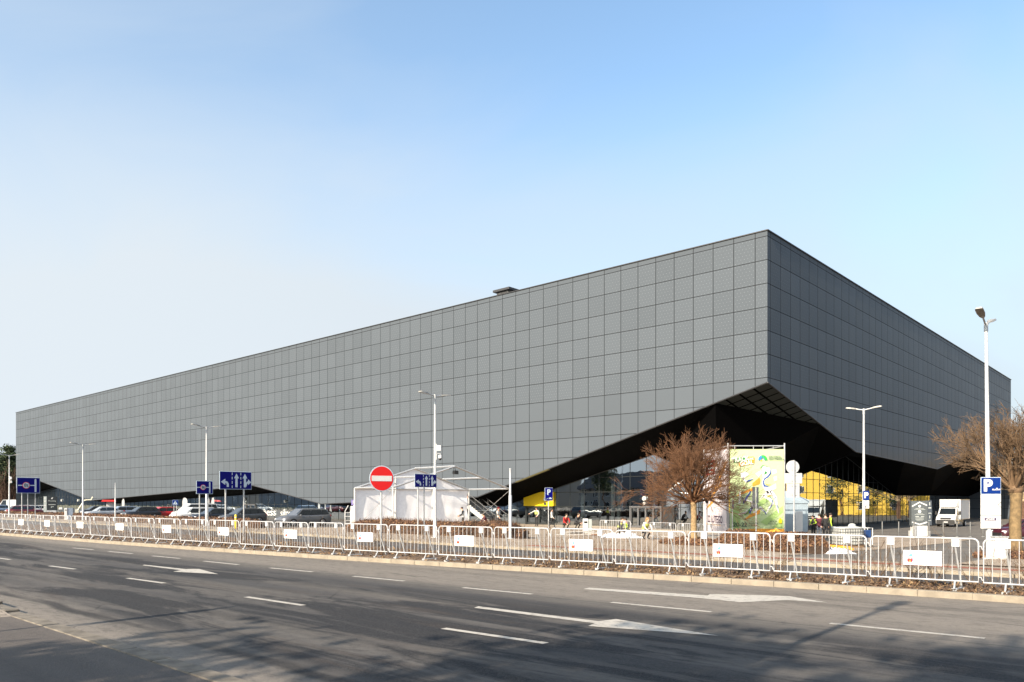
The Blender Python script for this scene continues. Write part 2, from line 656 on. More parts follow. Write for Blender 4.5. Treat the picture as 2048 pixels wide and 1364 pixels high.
def markings():
    mb = MB()
    for a, b, c, d in DASH:
        p, q = Vector(road(a, b)), Vector(road(c, d))
        t1, s1 = ts(*p)
        t2, s2 = ts(*q)
        tm = (t1 + t2) / 2
        k = (t2 - t1) / (s2 - s1)
        k = max(-.06, min(.06, k))
        f = lambda s: tm + k * (s - (s1 + s2) / 2)
        mb.face([site(f(s1) + .065, s1, -.115), site(f(s1) - .065, s1, -.115), site(f(s2) - .065, s2, -.115), site(f(s2) + .065, s2, -.115)])
    mb.build('lane_dashes', PAINT)['kind'] = 'structure'
    arrows = [[[(285, 1131), (288, 1129.6), (372, 1138.5), (398, 1138.2), (437, 1148.5), (346, 1143.6), (362, 1140.6)]],
              [[(948, 1216), (957, 1213), (1197, 1243), (1232, 1238.5), (1437, 1272), (1176, 1252.5), (1190, 1247)]],
              [[(1166, 1178.5), (1178, 1175.8), (1415, 1191.5), (1420, 1188.5), (1530, 1191), (1580, 1193), (1655, 1205.5), (1575, 1200.5), (1480, 1205),
                (1405, 1197)]]]
    for polys in arrows:
        mb = MB()
        for poly in polys:
            mb.face([(*road(*p), -.1145) for p in poly])
        me = mb.build('lane_arrow', PAINT)
        me['kind'] = 'structure'

markings()

# ---------------------------------------------------------------- the hall
def cladding(name, axis, off, sp, tangent, base):
    g = NG(name)
    x, y, z = g.xyz(g.obj())
    h = g.math('DIVIDE', g.math('SUBTRACT', y if axis else x, off), sp)
    v = g.math('DIVIDE', g.math('SUBTRACT', 21.07, z), 1.712)
    fh, fv = g.math('FRACT', h), g.math('FRACT', v)
    cx = g.n('ShaderNodeCombineXYZ')
    g.set(cx.inputs[0], g.math('FLOOR', h))
    g.set(cx.inputs[1], g.math('FLOOR', v))
    wnz = g.n('ShaderNodeTexWhiteNoise', noise_dimensions='3D')
    g.set(wnz.inputs[0], cx.outputs[0])
    rx, ry, rz_ = g.xyz(wnz.outputs['Color'])
    jh = g.math('GREATER_THAN', g.math('ABSOLUTE', g.math('SUBTRACT', fh, .5)), .5 - .024 / sp)
    jv = g.math('GREATER_THAN', g.math('ABSOLUTE', g.math('SUBTRACT', fv, .5)), .5 - .023 / 1.712)
    j = g.math('MAXIMUM', jh, jv)
    tone = g.math('ADD', .955, g.math('MULTIPLY', rx, .09))
    tint = g.n('ShaderNodeCombineXYZ')
    for i in range(3):
        g.set(tint.inputs[i], tone)
    c = g.mix(1.0, base, tint.outputs[0], 'MULTIPLY')
    # pierced studs in a staggered grid, pale in the upper rows, dark lower down
    b = g.math('MULTIPLY', fv, 7)
    a = g.math('ADD', g.math('MULTIPLY', fh, 6), g.math('MULTIPLY', g.math('MODULO', g.math('FLOOR', b), 2), .5))
    da = g.math('MULTIPLY', g.math('SUBTRACT', g.math('FRACT', a), .5), sp / 6)
    db = g.math('MULTIPLY', g.math('SUBTRACT', g.math('FRACT', b), .5), 1.712 / 7)
    dist = g.math('SQRT', g.math('ADD', g.math('POWER', da, 2), g.math('POWER', db, 2)))
    dot = g.math('LESS_THAN', dist, .02)
    up = g.math('MULTIPLY', g.math('GREATER_THAN', z, 10.8), g.math('LESS_THAN', z, 21.07))
    c = g.mix(g.math('MULTIPLY', g.math('MULTIPLY', dot, up), .34), c, tuple(min(1, k * 3.2 + .1) for k in base))
    low = g.math('SUBTRACT', 1.0, g.math('GREATER_THAN', z, 10.8))
    c = g.mix(g.math('MULTIPLY', g.math('MULTIPLY', dot, low), .15), c, tuple(k * .35 for k in base))
    c = g.mix(j, c, (.012, .012, .013))
    # each panel is a little dished and sits at its own slight angle
    geo = g.n('ShaderNodeNewGeometry')

    def scale(vec, f):
        q = g.n('ShaderNodeVectorMath', operation='SCALE')
        q.inputs[0].default_value = vec
        g.set(q.inputs[3], f)
        return q.outputs[0]

    def addv(p, q):
        w = g.n('ShaderNodeVectorMath', operation='ADD')
        g.set(w.inputs[0], p)
        g.set(w.inputs[1], q)
        return w.outputs[0]
    kx = g.math('ADD', g.math('MULTIPLY', g.math('SUBTRACT', fh, .5), .03), g.math('MULTIPLY', g.math('SUBTRACT', ry, .5), .022))
    kz = g.math('ADD', g.math('MULTIPLY', g.math('SUBTRACT', .5, fv), .03), g.math('MULTIPLY', g.math('SUBTRACT', rz_, .5), .022))
    nn = addv(addv(geo.outputs['Normal'], scale(tangent, kx)), scale((0, 0, 1), kz))
    nm = g.n('ShaderNodeVectorMath', operation='NORMALIZE')
    g.set(nm.inputs[0], nn)
    g.t.links.new(nm.outputs[0], g.b.inputs['Normal'])
    g.fin(c, g.math('ADD', .3, g.math('MULTIPLY', j, .5)), .0, .018)
    return g.m

def glass_mat():
    g = NG('curtain_glass')
    tr = g.n('ShaderNodeBsdfTransparent')
    tr.inputs[0].default_value = (.3, .35, .37, 1)
    gl = g.n('ShaderNodeBsdfGlossy')
    gl.inputs['Roughness'].default_value = .015
    gl.inputs['Color'].default_value = (.85, .92, .95, 1)
    o = g.obj()
    bp = g.n('ShaderNodeBump')
    bp.inputs['Strength'].default_value = .035
    bp.inputs['Distance'].default_value = .1
    g.set(bp.inputs['Height'], g.noise(o, .8, 2))
    g.t.links.new(bp.outputs[0], gl.inputs['Normal'])
    fr = g.n('ShaderNodeFresnel')
    fr.inputs[0].default_value = 1.5
    mx = g.n('ShaderNodeMixShader')
    g.set(mx.inputs[0], g.math('ADD', .45, g.math('MULTIPLY', fr.outputs[0], .55)))
    g.t.links.new(tr.outputs[0], mx.inputs[1])
    g.t.links.new(gl.outputs[0], mx.inputs[2])
    g.t.links.new(mx.outputs[0], g.out.inputs[0])
    return g.m

def soffit_grid():
    g = NG('soffit_panels')
    x, y, z = g.xyz(g.obj())
    j = None
    for s_, sp in ((x, 1.1), (y, 1.1)):
        f = g.math('ABSOLUTE', g.math('SUBTRACT', g.math('FRACT', g.math('DIVIDE', s_, sp)), .5))
        k = g.math('GREATER_THAN', f, .5 - .07)
        j = k if j is None else g.math('MAXIMUM', j, k)
    g.fin(g.mix(j, (.014, .02, .02), (.001, .001, .001)), .4, .0)
    g.set(g.b.inputs['Specular IOR Level'], g.math('MULTIPLY', g.math('SUBTRACT', 1.0, j), .22))
    return g.m

CLAD_L = cladding('cladding_grey', 1, .93, 1.68, (-.7431, .6691, 0), (.081, .0935, .109))
CLAD_R = cladding('cladding_grey_side', 0, .5, 1.85, (.6691, .7431, 0), (.081, .0935, .109))
GLASS = glass_mat()
SOFFIT = mat('black_soffit', (.002, .002, .0022), .85, var=.1, spec=.03)
SOFGRID = soffit_grid()
MULL = mat('mullion_metal', (.035, .04, .042), .4, .4)
INNER = mat('interior_wall_grey', (.06, .06, .062), .8)
INFLOOR = mat('interior_floor', (.08, .078, .075), .4)

S0 = 23.7                        # site s at the hall's near corner; t there is 54
TOPZ = 21.46
PL = [(0, 10.43), (29.5, 2.2), (56, 1.46), (72, 3.9), (130, 1.87), (157.9, 5.95), (174, 4.6)]
PR = [(0, 10.43), (18.8, 6.3), (47.3, 5.6), (66.3, 8.4), (93.5, 5.5)]
GR = 4.0                         # setback of the glass behind the long front
GL = 6.0                         # setback behind the short front
QL = [(6, 3.4), (12, 5.9), (29.5, 1.35), (56, 1.15), (72, 3.0), (130, 1.3), (157.9, 5.0), (174, 3.6)]
QR = [(4, 3.4), (21.4, 4.38), (34, 6.79), (52.4, 2.57), (69, 2.6), (93.5, 2.6)]

arena = thing('arena_building', 'huge dark grey metal-clad sports hall with a folded lower edge over recessed glass', 'sports hall', tuple(site(54, S0)), ROT)

def gl_(r, l):
    return G(54 + r, S0 + l)

def build_hall():
    mb = MB()
    mb.face([(0, l, z) for l, z in PL] + [(0, 174, TOPZ), (0, 0, TOPZ)])
    a = mb.build('facade', CLAD_L, arena)
    a['label'] = 'long sunlit front of square grey metal panels'
    mb = MB()
    mb.face([(0, 0, TOPZ), (93.5, 0, TOPZ)] + [(r, 0, z) for r, z in reversed(PR)])
    a = mb.build('facade', CLAD_R, arena)
    a['label'] = 'short shaded front reflecting the blue sky'
    mb = MB()
    mb.face([(93.5, 0, -2), (93.5, 174, -2), (93.5, 174, TOPZ), (93.5, 0, TOPZ)])
    mb.face([(93.5, 174, -2), (0, 174, -2), (0, 174, TOPZ), (93.5, 174, TOPZ)])
    mb.build('rear_wall', CLAD_L, arena)
    mb = MB()
    mb.box((46.75, 87, 21.3), (93.3, 173.8, .16))
    mb.build('roof', mat('roof_membrane', (.12, .12, .125), .8), arena)
    mb = MB()
    mb.box((-.0, 87, TOPZ + .035), (.16, 174.16, .07))
    mb.box((46.75, 0, TOPZ + .034), (93.3, .16, .072))
    mb.box((93.5, 87, TOPZ + .035), (.16, 174.16, .07))
    mb.box((46.75, 174, TOPZ + .034), (93.3, .16, .072))
    mb.build('parapet_cap', DARK, arena)
    # soffit: dark folded underside between the cladding's edge and the head of the glass
    mb = MB()
    A, B, C0 = (0, 4.1, lerp(PL, 4.1)), (10.4, 0, lerp(PR, 10.4)), (0, 0, 10.43)
    Qc, Qa, Qb = (GR, GL, 3.4), (GR, 12, 5.9), (21.4, GL, 4.38)
    mb.face([A, Qc, Qa])
    mb.face([A, Qa, (0, 12, lerp(PL, 12))])
    mb.face([A, B, Qc])
    mb.face([B, Qb, Qc])
    mb.face([B, (18.8, 0, 6.3), Qb])
    ls = [12, 20, 29.5, 42, 56, 64, 72, 90, 110, 130, 145, 157.9, 174]
    for p, q in zip(ls, ls[1:]):
        mb.face([(0, p, lerp(PL, p)), (GR, p, lerp(QL, p)), (GR, q, lerp(QL, q)), (0, q, lerp(PL, q))])
    oo = [18.8, 34, 47.3, 66.3, 93.5]
    ii = [21.4, 34, 52.4, 69, 93.5]
    for k in range(4):
        mb.face([(oo[k], 0, lerp(PR, oo[k])), (oo[k + 1], 0, lerp(PR, oo[k + 1])), (ii[k + 1], GL, lerp(QR, ii[k + 1])), (ii[k], GL, lerp(QR, ii[k]))])
    mb.build('soffit', SOFFIT, arena)
    mb = MB()
    mb.face([C0, (0, 4.1, A[2]), (10.4, 0, B[2])])
    mb.build('soffit_corner', SOFGRID, arena)['label'] = 'gridded glassy panel field under the raised corner'
    mb = MB()                     # edge flashing under the cladding
    for pts, f in ((PL, 0), (PR, 1)):
        for (a0, z0), (a1, z1) in zip(pts, pts[1:]):
            p = (-.012, a0, z0) if not f else (a0, -.012, z0)
            q = (-.012, a1, z1) if not f else (a1, -.012, z1)
            mb.tube([p, q], .06, 6, sm=False)
    mb.build('edge_trim', DARK, arena)

    def wall(long, bays):
        for b0, b1 in bays:
            n = max(1, round((b1 - b0) / 1.68))
            mb, fr = MB(), MB()
            Q = QL if long else QR
            P = (lambda a, z, o=0.0: (GR + o, a, z)) if long else (lambda a, z, o=0.0: (a, GL + o, z))
            xs = [b0 + (b1 - b0) * k / n for k in range(n + 1)]
            xs = sorted(set(xs + [k for k, _ in Q if b0 < k < b1]))
            bot = lambda a: (gl_(GR, a) if long else gl_(a, GL)) - .15
            for p, q in zip(xs, xs[1:]):
                pts = [P(p, bot(p)), P(q, bot(q)), P(q, lerp(Q, q) + .02), P(p, lerp(Q, p) + .02)]
                mb.face(pts)
            w = mb.build('glass_wall', GLASS, arena)
            for k in range(n + 1):
                a = b0 + (b1 - b0) * k / n
                if k == n and b1 not in (174, 93.5):
                    continue
                fr.tube([P(a, bot(a), -.012), P(a, lerp(Q, a), -.012)], .03 if long else .022, 4, sm=False)
            for z in (2.15, 3.5, 4.85):
                z += -.85
                for p, q in zip(xs, xs[1:]):
                    if min(lerp(Q, p), lerp(Q, q)) > z:
                        fr.tube([P(p, z, -.012), P(q, z, -.012)], .026, 4, cap=False, sm=False)
            fr.tube([P(p, lerp(Q, p) - .03, -.028) for p in xs], .04, 4, sm=False)
            fr.build('mullion_frame', MULL, w)

    def bays(a, b, w):
        n = round((b - a) / w)
        return [(a + (b - a) * i / n, a + (b - a) * (i + 1) / n) for i in range(n)]
    wall(True, bays(GL, 174, 6.72))
    wall(False, bays(GR, 93.5, 6.9))
    # interior
    mb = MB()
    mb.face([(16, 18, -1.5), (16, 173.8, -1.5), (16, 173.8, 9), (16, 18, 9)])
    mb.face([(16, 18, -1.5), (93.3, 18, -1.5), (93.3, 18, 9), (16, 18, 9)])
    mb.face([(GR + .1, 173.8, -1.5), (16, 173.8, -1.5), (16, 173.8, 9), (GR + .1, 173.8, 9)])
    mb.face([(0.1, 0.1, 11), (93.3, .1, 11), (93.3, 173.8, 11), (.1, 173.8, 11)])
    mb.build('interior_wall', INNER, arena)
    mb = MB()
    vs, n = [], 12
    for i in range(n + 1):
        l = GL + (173.8 - GL) * i / n
        vs += [(GR + .05, l, gl_(GR, l) + .02), (16, l, gl_(GR, l) + .02)]
    mb.add(vs, [(2 * i, 2 * i + 1, 2 * i + 3, 2 * i + 2) for i in range(n)])
    mb.face([(16, GL + .05, -.98), (93.3, GL + .05, -1.1), (93.3, 18, -1.1), (16, 18, -.98)])
    mb.build('interior_floor', INFLOOR, arena)
    white = mat('white_column_paint', (.5, .49, .47), .6, var=.05)
    for px in (1113, 1166, 1226, 1238, 1310, 505, 610, 655, 663, 470, 345, 300, 330):
        x, y = at(px, 54 + GR + .7)
        t, s = ts(x, y)
        l = s - S0
        mb = MB()
        mb.tube([(GR + .7, l, gl_(GR, l)), (GR + .7, l, lerp(QL, l) + 1.4)], .2, 12, cap=False)
        mb.build('column', white, arena)
    # rooftop plant with louvred end and overhanging lid
    x, y = at(1026, 58)
    t, s = ts(x, y)
    l = s - S0
    mb = MB()
    mb.box((GR - .6, l, 22.0), (1.9, 1.5, 1.8), 0)
    mb.box((GR - .6, l, 22.8), (2.4, 2.2, .22), 1)
    for k in range(6):
        mb.box((GR - 1.4 + .34 * k, l - .86, 22.75), (.08, .26, .45), 1, rz=.5)
    for k in range(4):
        mb.box((GR - 1.6, l, 21.9 + .26 * k), (.12, 1.4, .1), 1, ry=.5)
    mb.build('roof_vent', [mat('vent_metal', (.1, .1, .1), .5, .3), DARK], arena)

build_hall()

def on_glass(px, r=GR):
    x, y = at(px, 54 + r)
    t, s = ts(x, y)
    return s - S0, y

def hall_details():
    # yellow door canopy with the door below
    l0, y0 = on_glass(1048, GR - .2)
    l1, y1 = on_glass(1107, GR - .2)
    lc, w = (l0 + l1) / 2, l0 - l1
    mb = MB()
    mb.cbox((GR - .17, lc, 2.02), (.2, w, 1.38), .01)
    c = mb.build('entrance_canopy', YELLOW, arena)
    mb = MB()
    mb.tube([(GR - .29, lc - .9, 2.7), (GR - .29, lc - .9, 2.2)], .02, 6)
    mb.build('hanger', DARK, c)
    for z, r in ((2.0, .2), (1.55, .14)):
        mb = MB()
        mb.tube([(GR - .275, lc - .9, z), (GR - .31, lc - .9, z)], r, 20)
        mb.build('round_badge', WHITE if z > 1.8 else DARK, c)
    g0 = gl_(GR, lc)
    frame = mat('door_frame_grey', (.3, .31, .32), .45, .3)

    def door(lc, w, top, g0, name, r=GR - .1, leaves=4, m=frame):
        mb = MB()
        z0, z1 = g0, top
        mb.box((r, lc, z1 - .05), (.16, w, .1))
        for k in (-1, 1):
            mb.box((r, lc + k * (w / 2 - .045), (z0 + z1) / 2 - .05), (.158, .09, z1 - z0 - .1))
        fr = mb.build(name, m, arena)
        for k in range(leaves):
            a = lc - w / 2 + .09 + (w - .18) * (k + .5) / leaves
            ww = (w - .18) / leaves
            mb = MB()
            for e in (-1, 1):
                mb.box((r, a + e * (ww / 2 - .035), (z0 + z1 - .1) / 2), (.06, .07, z1 - z0 - .16))
            mb.box((r, a, z1 - .15), (.059, ww - .14, .07))
            mb.box((r, a, z0 + .12), (.059, ww - .14, .16))
            mb.tube([(r - .07, a + ww * .36, z0 + .8), (r - .07, a + ww * .36, z0 + 1.4)], .018, 6)
            mb.build('door_leaf', m, fr)
        return fr
    door(lc, w - .3, 1.3, g0, 'entrance_door', leaves=2, m=MULL)
    a0, _ = on_glass(1261)
    a1, _ = on_glass(1325)
    dl = (a0 + a1) / 2
    dg = gl_(GR, dl)
    door(dl, a0 - a1, 1.38, dg, 'entrance_door', m=mat('door_frame_pale', (.085, .085, .09), .5, .1))
    b1, _ = on_glass(1354)
    mb = MB()
    mb.box((GR - .08, (a1 + b1) / 2 + .05, (dg + 1.38) / 2), (.1, a1 - b1 - .3, 1.36 - dg))
    mb.build('dark_opening', BLACK, arena)  # black slab standing in for the dark opening beside the doors
    for px, zz, r in ((1290, (2.05, 1.62), (.2, .13)), (491, (2.05, 1.45), (.26, .2)), (571, (1.75,), (.22,)), (1072, (), ()), (124, (1.9,), (.25,)), (157, (1.9,), (.25,))):
        l, y = on_glass(px)
        for z, r_ in zip(zz, r):
            mb = MB()
            mb.tube([(GR - .08, l, z), (GR - .16, l, z)], r_, 20)
            mb.build('round_badge', mat('badge_white', (.45, .45, .44), .5), arena)
    c0, _ = on_glass(493)
    c1, _ = on_glass(512)
    dl = (c0 + c1) / 2
    door(dl, c0 - c1, 1.35, gl_(GR, dl), 'entrance_door', leaves=2, m=mat('door_frame_pale', (.085, .085, .09), .5, .1))
    # lettering on the glass
    for body, px0, px1, z in (('fitness', 514, 553, .22), ('siłownia', 562, 603, .12), ('SI', 335, 345, .7)):
        q0, _ = on_glass(px0)
        q1, _ = on_glass(px1)
        w = q0 - q1
        t = text('lettering', body, 1.0, WHITE, arena, (GR - .09, (q0 + q1) / 2, z), (pi / 2, 0, -pi / 2), .006)
        d = t.dimensions
        k = w / max(.1, max(v.co.y for v in t.data.vertices) - min(v.co.y for v in t.data.vertices))
        hgt = max(v.co.z for v in t.data.vertices) - min(v.co.z for v in t.data.vertices)
        t.data.transform(Matrix.Diagonal((1, k, min(1.5, 1.35 / hgt), 1)))
        t['label'] = 'white word ' + body + ' on the dark glass'
    # yellow strip tucked along the sloping edge
    mb = MB()
    for a, b in ((20.4, 24.4),):
        mb.face([(.06, a, lerp(PL, a) - .05), (.06, b, lerp(PL, b) - .05), (.2, b, lerp(PL, b) - .09), (.2, a, lerp(PL, a) - .09)])
        mb.face([(-.09, a, lerp(PL, a) - .1), (-.09, a, lerp(PL, a) - .0), (-.09, b, lerp(PL, b) - .0), (-.09, b, lerp(PL, b) - .1)])
    mb.build('yellow_trim', mat('olive_trim', (.05, .04, .003), .6), arena)

hall_details()

# ---------------------------------------------------------------- crowd barriers along the kerb
def rounded(w, z0, z1, r, n=5):
    pts = [(-w / 2, z0), (w / 2, z0)]
    for cx, a0 in ((w / 2 - r, 0), (-w / 2 + r, pi / 2)):
        for k in range(n + 1):
            a = a0 + pi / 2 * k / n
            pts.append((cx + r * cos(a), z1 - r + r * sin(a)))
    return [(x, 0, z) for x, z in pts]

def make_barrier(name, label, w=1.98, group='crowd barriers along the kerb', nb=12):
    b = thing(name, label, 'crowd barrier', group=group)
    mb = MB()
    mb.tube(rounded(w, .2, 1.08, .1), .0175, 8, closed=True)
    for k in range(nb):
        x = -w / 2 + w * (k + 1) / (nb + 1)
        mb.tube([(x, 0, .195), (x, 0, 1.075)], .0075, 6, cap=False)
    for z in (.3, .93):                         # coupling hooks on the right, eyes on the left
        mb.tube([(w / 2, 0, z), (w / 2 + .045, 0, z), (w / 2 + .06, 0, z - .06), (w / 2 + .085, 0, z - .06)], .011, 6)
    mb.build('frame', BARM, b)
    for sx in (-1, 1):
        x = sx * w * .3
        mb = MB()
        mb.cbox((x, -.004, .985), (.145, .034, .155), .004)
        mb.build('joint_plate', BARM, b)
        mb = MB()
        mb.tube([(x - .01, .01, .93), (x + .075, .27, .05)], .021, 6)
        mb.tube([(x - .01, -.02, .2), (x - .01, -.12, .05)], .021, 6)
        mb.cbox((x + .03, .09, .03), (.075, .5, .045), .008, rz=-.17)
        mb.cbox((x + .08, .3, .028), (.12, .07, .05), .008)
        mb.cbox((x - .012, -.13, .028), (.12, .07, .05), .008)
        mb.build('leg', GALV, b)
    return b

ORD = ['first', 'second', 'third', 'fourth', 'fifth', 'sixth', 'seventh', 'eighth', 'ninth', 'tenth', 'eleventh', 'twelfth', 'thirteenth',
       'fourteenth', 'fifteenth', 'sixteenth', 'seventeenth', 'eighteenth', 'nineteenth', 'twentieth', 'twenty-first', 'twenty-second',
       'twenty-third', 'twenty-fourth', 'twenty-fifth', 'twenty-sixth', 'twenty-seventh']

def make_placard(label):
    p = thing('placard', label, 'placard', group='town placards tied to the crowd barriers')
    mb = MB()
    mb.cbox((0, 0, 0), (.73, .006, .31), .002)
    mb.build('board', mat('placard_white', (.72, .72, .72), .4, var=.02), p)
    mb = MB()                                    # little red gate with three towers
    cx, q = -.235, -.006
    mb.prism([(cx - .05, -.095), (cx + .05, -.095), (cx + .055, -.03), (cx - .055, -.03)], q, -.003)
    for k in (-1, 0, 1):
        mb.prism([(cx + k * .036 - .011, -.03), (cx + k * .036 + .011, -.03), (cx + k * .036 + .011, .0), (cx + k * .036, .016), (cx + k * .036 - .011, .0)], q, -.003)
    mb.prism([(cx - .014, -.095), (cx + .014, -.095), (cx + .014, -.06), (cx, -.045), (cx - .014, -.06)], q - .002, q - .0003, 1)
    mb.build('gate_emblem', [mat('emblem_red', (.3, .004, .012), .5), mat('emblem_gold', (.3, .2, .02), .5)], p)
    mb = MB()                                    # pale blue winged figure above it
    mb.prism([(cx - .03, .02), (cx + .045, .02), (cx + .06, .06), (cx + .03, .085), (cx, .075), (cx - .015, .05)], q, -.003)
    mb.prism([(cx + .045, -.08), (cx + .068, -.08), (cx + .064, .02), (cx + .05, .02)], q, -.003)
    mb.disc((cx - .002, .098), .014, q, -.003, 0, 10)
    mb.build('figure_emblem', mat('emblem_blue', (.09, .3, .48), .5), p)
    pink = mat('faded_pink_print', (.38, .2, .27), .5, var=.06)
    text('lettering', 'MIASTO', .078, pink, p, (.105, -.0045, .045), ext=.001)
    text('lettering', 'TORUŃ', .095, pink, p, (.105, -.0045, -.058), ext=.001)
    return p

def barriers():
    n = len(BAR) - 1
    proto = pproto = None
    pk = 0
    for i in range(n):
        a, b = Vector(BAR[i]), Vector(BAR[i + 1])
        c = (a + b) / 2
        rz = atan2(b.y - a.y, b.x - a.x)
        k = n - i                                # counted from the right
        signed = i % 2 == 0 and i > 0
        if i == n - 1:
            signed = False
        lab = f'white steel crowd barrier {"with" if signed else "without"} a placard, {ORD[k - 1]} from the right along the kerb'
        w = (b - a).length
        random.seed(i)
        loc = (c.x, c.y, random.uniform(-.005, .012))
        rz += random.uniform(-.012, .012)
        if proto is None:
            proto = make_barrier('crowd_barrier', lab)
            o = proto
            o.location, o.rotation_euler = loc, (0, 0, rz)
        else:
            o = dup(proto, loc, rz, lab)
        o.scale.x = max(.9, min(1.03, (w - .09) / 1.98))
        if signed:
            f = Vector((sin(rz), -cos(rz)))
            pk += 1
            pl = (c.x + f.x * .03, c.y + f.y * .03, .655)
            lb = f'white rectangular placard with a red gate crest, {ORD[(k - 2) // 2]} from the right'
            if pproto is None:
                pproto = make_placard(lb)
                o = pproto
                o.location, o.rotation_euler = pl, (0, 0, rz)
            else:
                o = dup(pproto, pl, rz, lb)
            o.rotation_euler[0] = random.uniform(-.02, .02)

barriers()

# second row of barriers before the glass doors
def door_barriers():
    labs = ['white crowd barrier standing left of the glass entrance doors behind white sheeting',
            'white crowd barrier just right of the glass entrance doors',
            'white crowd barrier beside the trunk of the round-crowned bare tree',
            'white crowd barrier half hidden behind the pink and white banner']
    pr = None
    for (xa, xb, t), lb in zip(((1199, 1262, 43.0), (1297, 1352, 43.4), (1355, 1408, 42.8), (1412, 1462, 42.5)), labs):
        a, b = Vector(at(xa, t)), Vector(at(xb, t - .4))
        c = (a + b) / 2
        loc = (c.x, c.y, gz(c.x, c.y) + .01)
        rz = atan2(b.y - a.y, b.x - a.x)
        if pr is None:
            pr = o = make_barrier('crowd_barrier', lb, group='crowd barriers by the entrance')
            o.location, o.rotation_euler = loc, (0, 0, rz)
        else:
            o = dup(pr, loc, rz, lb)
        o.scale.x = (b - a).length / 2.06

door_barriers()

# ---------------------------------------------------------------- street lamps
def street_lamp(label, x, y, top, arm_dir, r0=.095, arm=.55, head=.62, tilt=.16, lean=0.0, extra=None):
    z0 = gz(x, y)
    h = top - z0
    L = thing('street_lamp', label, 'street lamp', (x, y, z0), 0, 'twin-headed street lamps')
    mb = MB()
    mb.tube([(0, 0, -.05), (0, 0, 1.1), (lean * .15, 0, 1.15), (lean, 0, h)], [r0, r0, r0 * .86, r0 * .48], 14)
    mb.tube([(0, 0, -.05), (0, 0, .03)], r0 * 2, 14)
    mb.box((0, -r0 * .92, .75), (.09, .03, .35))
    mb.build('pole', mat('lamp_pole_grey', (.48, .49, .5), .45, .15, var=.06), L)
    mb = MB()
    hd = []
    for sg in (-1, 1):
        d = Vector((cos(arm_dir), sin(arm_dir), 0)) * sg
        e = Vector((lean, 0, h)) + d * arm + Vector((0, 0, arm * tilt))
        mb.tube([(lean, 0, h - .02), Vector((lean, 0, h)) + d * .18 + Vector((0, 0, .0)), e], .036, 8)
        hd.append((e, d))
    mb.tube([(lean, 0, h - .3), (lean, 0, h + .05)], r0 * .7, 10)
    mb.build('arm', GALV, L)
    for e, d in hd:
        mb = MB()
        ang = atan2(d.y, d.x)
        up = Vector((0, 0, 1))
        M = Matrix.Translation(e) @ Matrix.Rotation(ang, 4, 'Z') @ Matrix.Rotation(-tilt, 4, 'Y')
        prof = [(-.06, .05, .035), (.06, .1, .05), (head * .45, .15, .05), (head * .9, .15, .042), (head, .11, .028)]
        vs = []
        for px, hw, hh in prof:
            vs += [M @ Vector((px, -hw, -.03)), M @ Vector((px, hw, -.03)), M @ Vector((px, hw * .82, hh)), M @ Vector((px, -hw * .82, hh))]
        fs = [(3, 2, 1, 0)]
        for i in range(len(prof) - 1):
            a, b = i * 4, i * 4 + 4
            for j in range(4):
                q = (j + 1) % 4
                fs.append((a + j, a + q, b + q, b + j))
        b = (len(prof) - 1) * 4
        fs.append((b, b + 1, b + 2, b + 3))
        mb.add(vs, fs)
        hdo = mb.build('lamp_head', mat('lamp_head_grey', (.3, .29, .27), .5, .2), L)
        mb = MB()
        m2 = [M @ Vector(p) for p in ((.08, -.11, -.034), (head * .9, -.12, -.034), (head * .9, .12, -.034), (.08, .11, -.034))]
        mb.face(m2)
        mb.build('lens', mat('lamp_lens', (.2, .19, .17), .15), hdo)
    return L

RDIR = atan2(RY, RX)
lx, ly = at(1978, 36)
street_lamp('tall near street lamp carrying the large parking board by the right-hand bare tree', lx, ly, zat(648, ly), RDIR, .115, .62, .75, .3, -.12)
NEARLAMP = (lx, ly)
lx, ly = at(1727.5, 48)
street_lamp('street lamp with a small blue disabled-parking plate in front of the mirrored glass', lx, ly, zat(819, ly), RDIR - radians(78), .1, .48, .5, .14)
MIDLAMP = (lx, ly)
lx, ly = at(870, 29.5)
street_lamp('street lamp with a security camera beside the small lane sign', lx, ly, zat(791, ly), RDIR, .1, .55, .6, .1)
CAMLAMP = (lx, ly)
lx, ly = at(413, 29)
street_lamp('street lamp between the weight-limit sign and the large lane sign', lx, ly, zat(855, ly), RDIR, .1, .6)
lx, ly = at(166, 29)
street_lamp('street lamp before the low point of the hall edge at far left', lx, ly, zat(890, ly), RDIR, .1, .6)
lx, ly = at(18.5, 29)
street_lamp('leftmost street lamp against the dark pines', lx, ly, zat(911, ly), RDIR, .1, .6)
LEFTLAMP = (lx, ly)

def security_camera(label, x, y, z):
    c = thing('security_camera', label, 'security camera', (x, y, z), 0, 'security cameras on lamp posts')
    mb = MB()
    mb.cbox((.22, -.05, .42), (.24, .16, .3), .01)
    mb.build('junction_box', WHITE, c)
    mb = MB()
    mb.tube([(.06, -.03, .1), (.3, -.05, .12), (.3, -.05, .0)], .025, 8)
    mb.box((.08, -.03, .2), (.05, .1, .9))
    mb.build('bracket', GALV, c)
    mb = MB()
    mb.tube([(.3, -.05, 0.02), (.3, -.05, -.16)], .1, 14)
    mb.build('housing', WHITE, c)
    mb = MB()
    mb.ball((.3, -.05, -.17), (.088, .088, .1))
    mb.build('dome', BLACK, c)

security_camera('white dome camera hanging on the lamp post above the small lane sign', *CAMLAMP, zat(911, CAMLAMP[1]))
security_camera('white dome camera on the leftmost lamp post', *LEFTLAMP, zat(963, LEFTLAMP[1]))

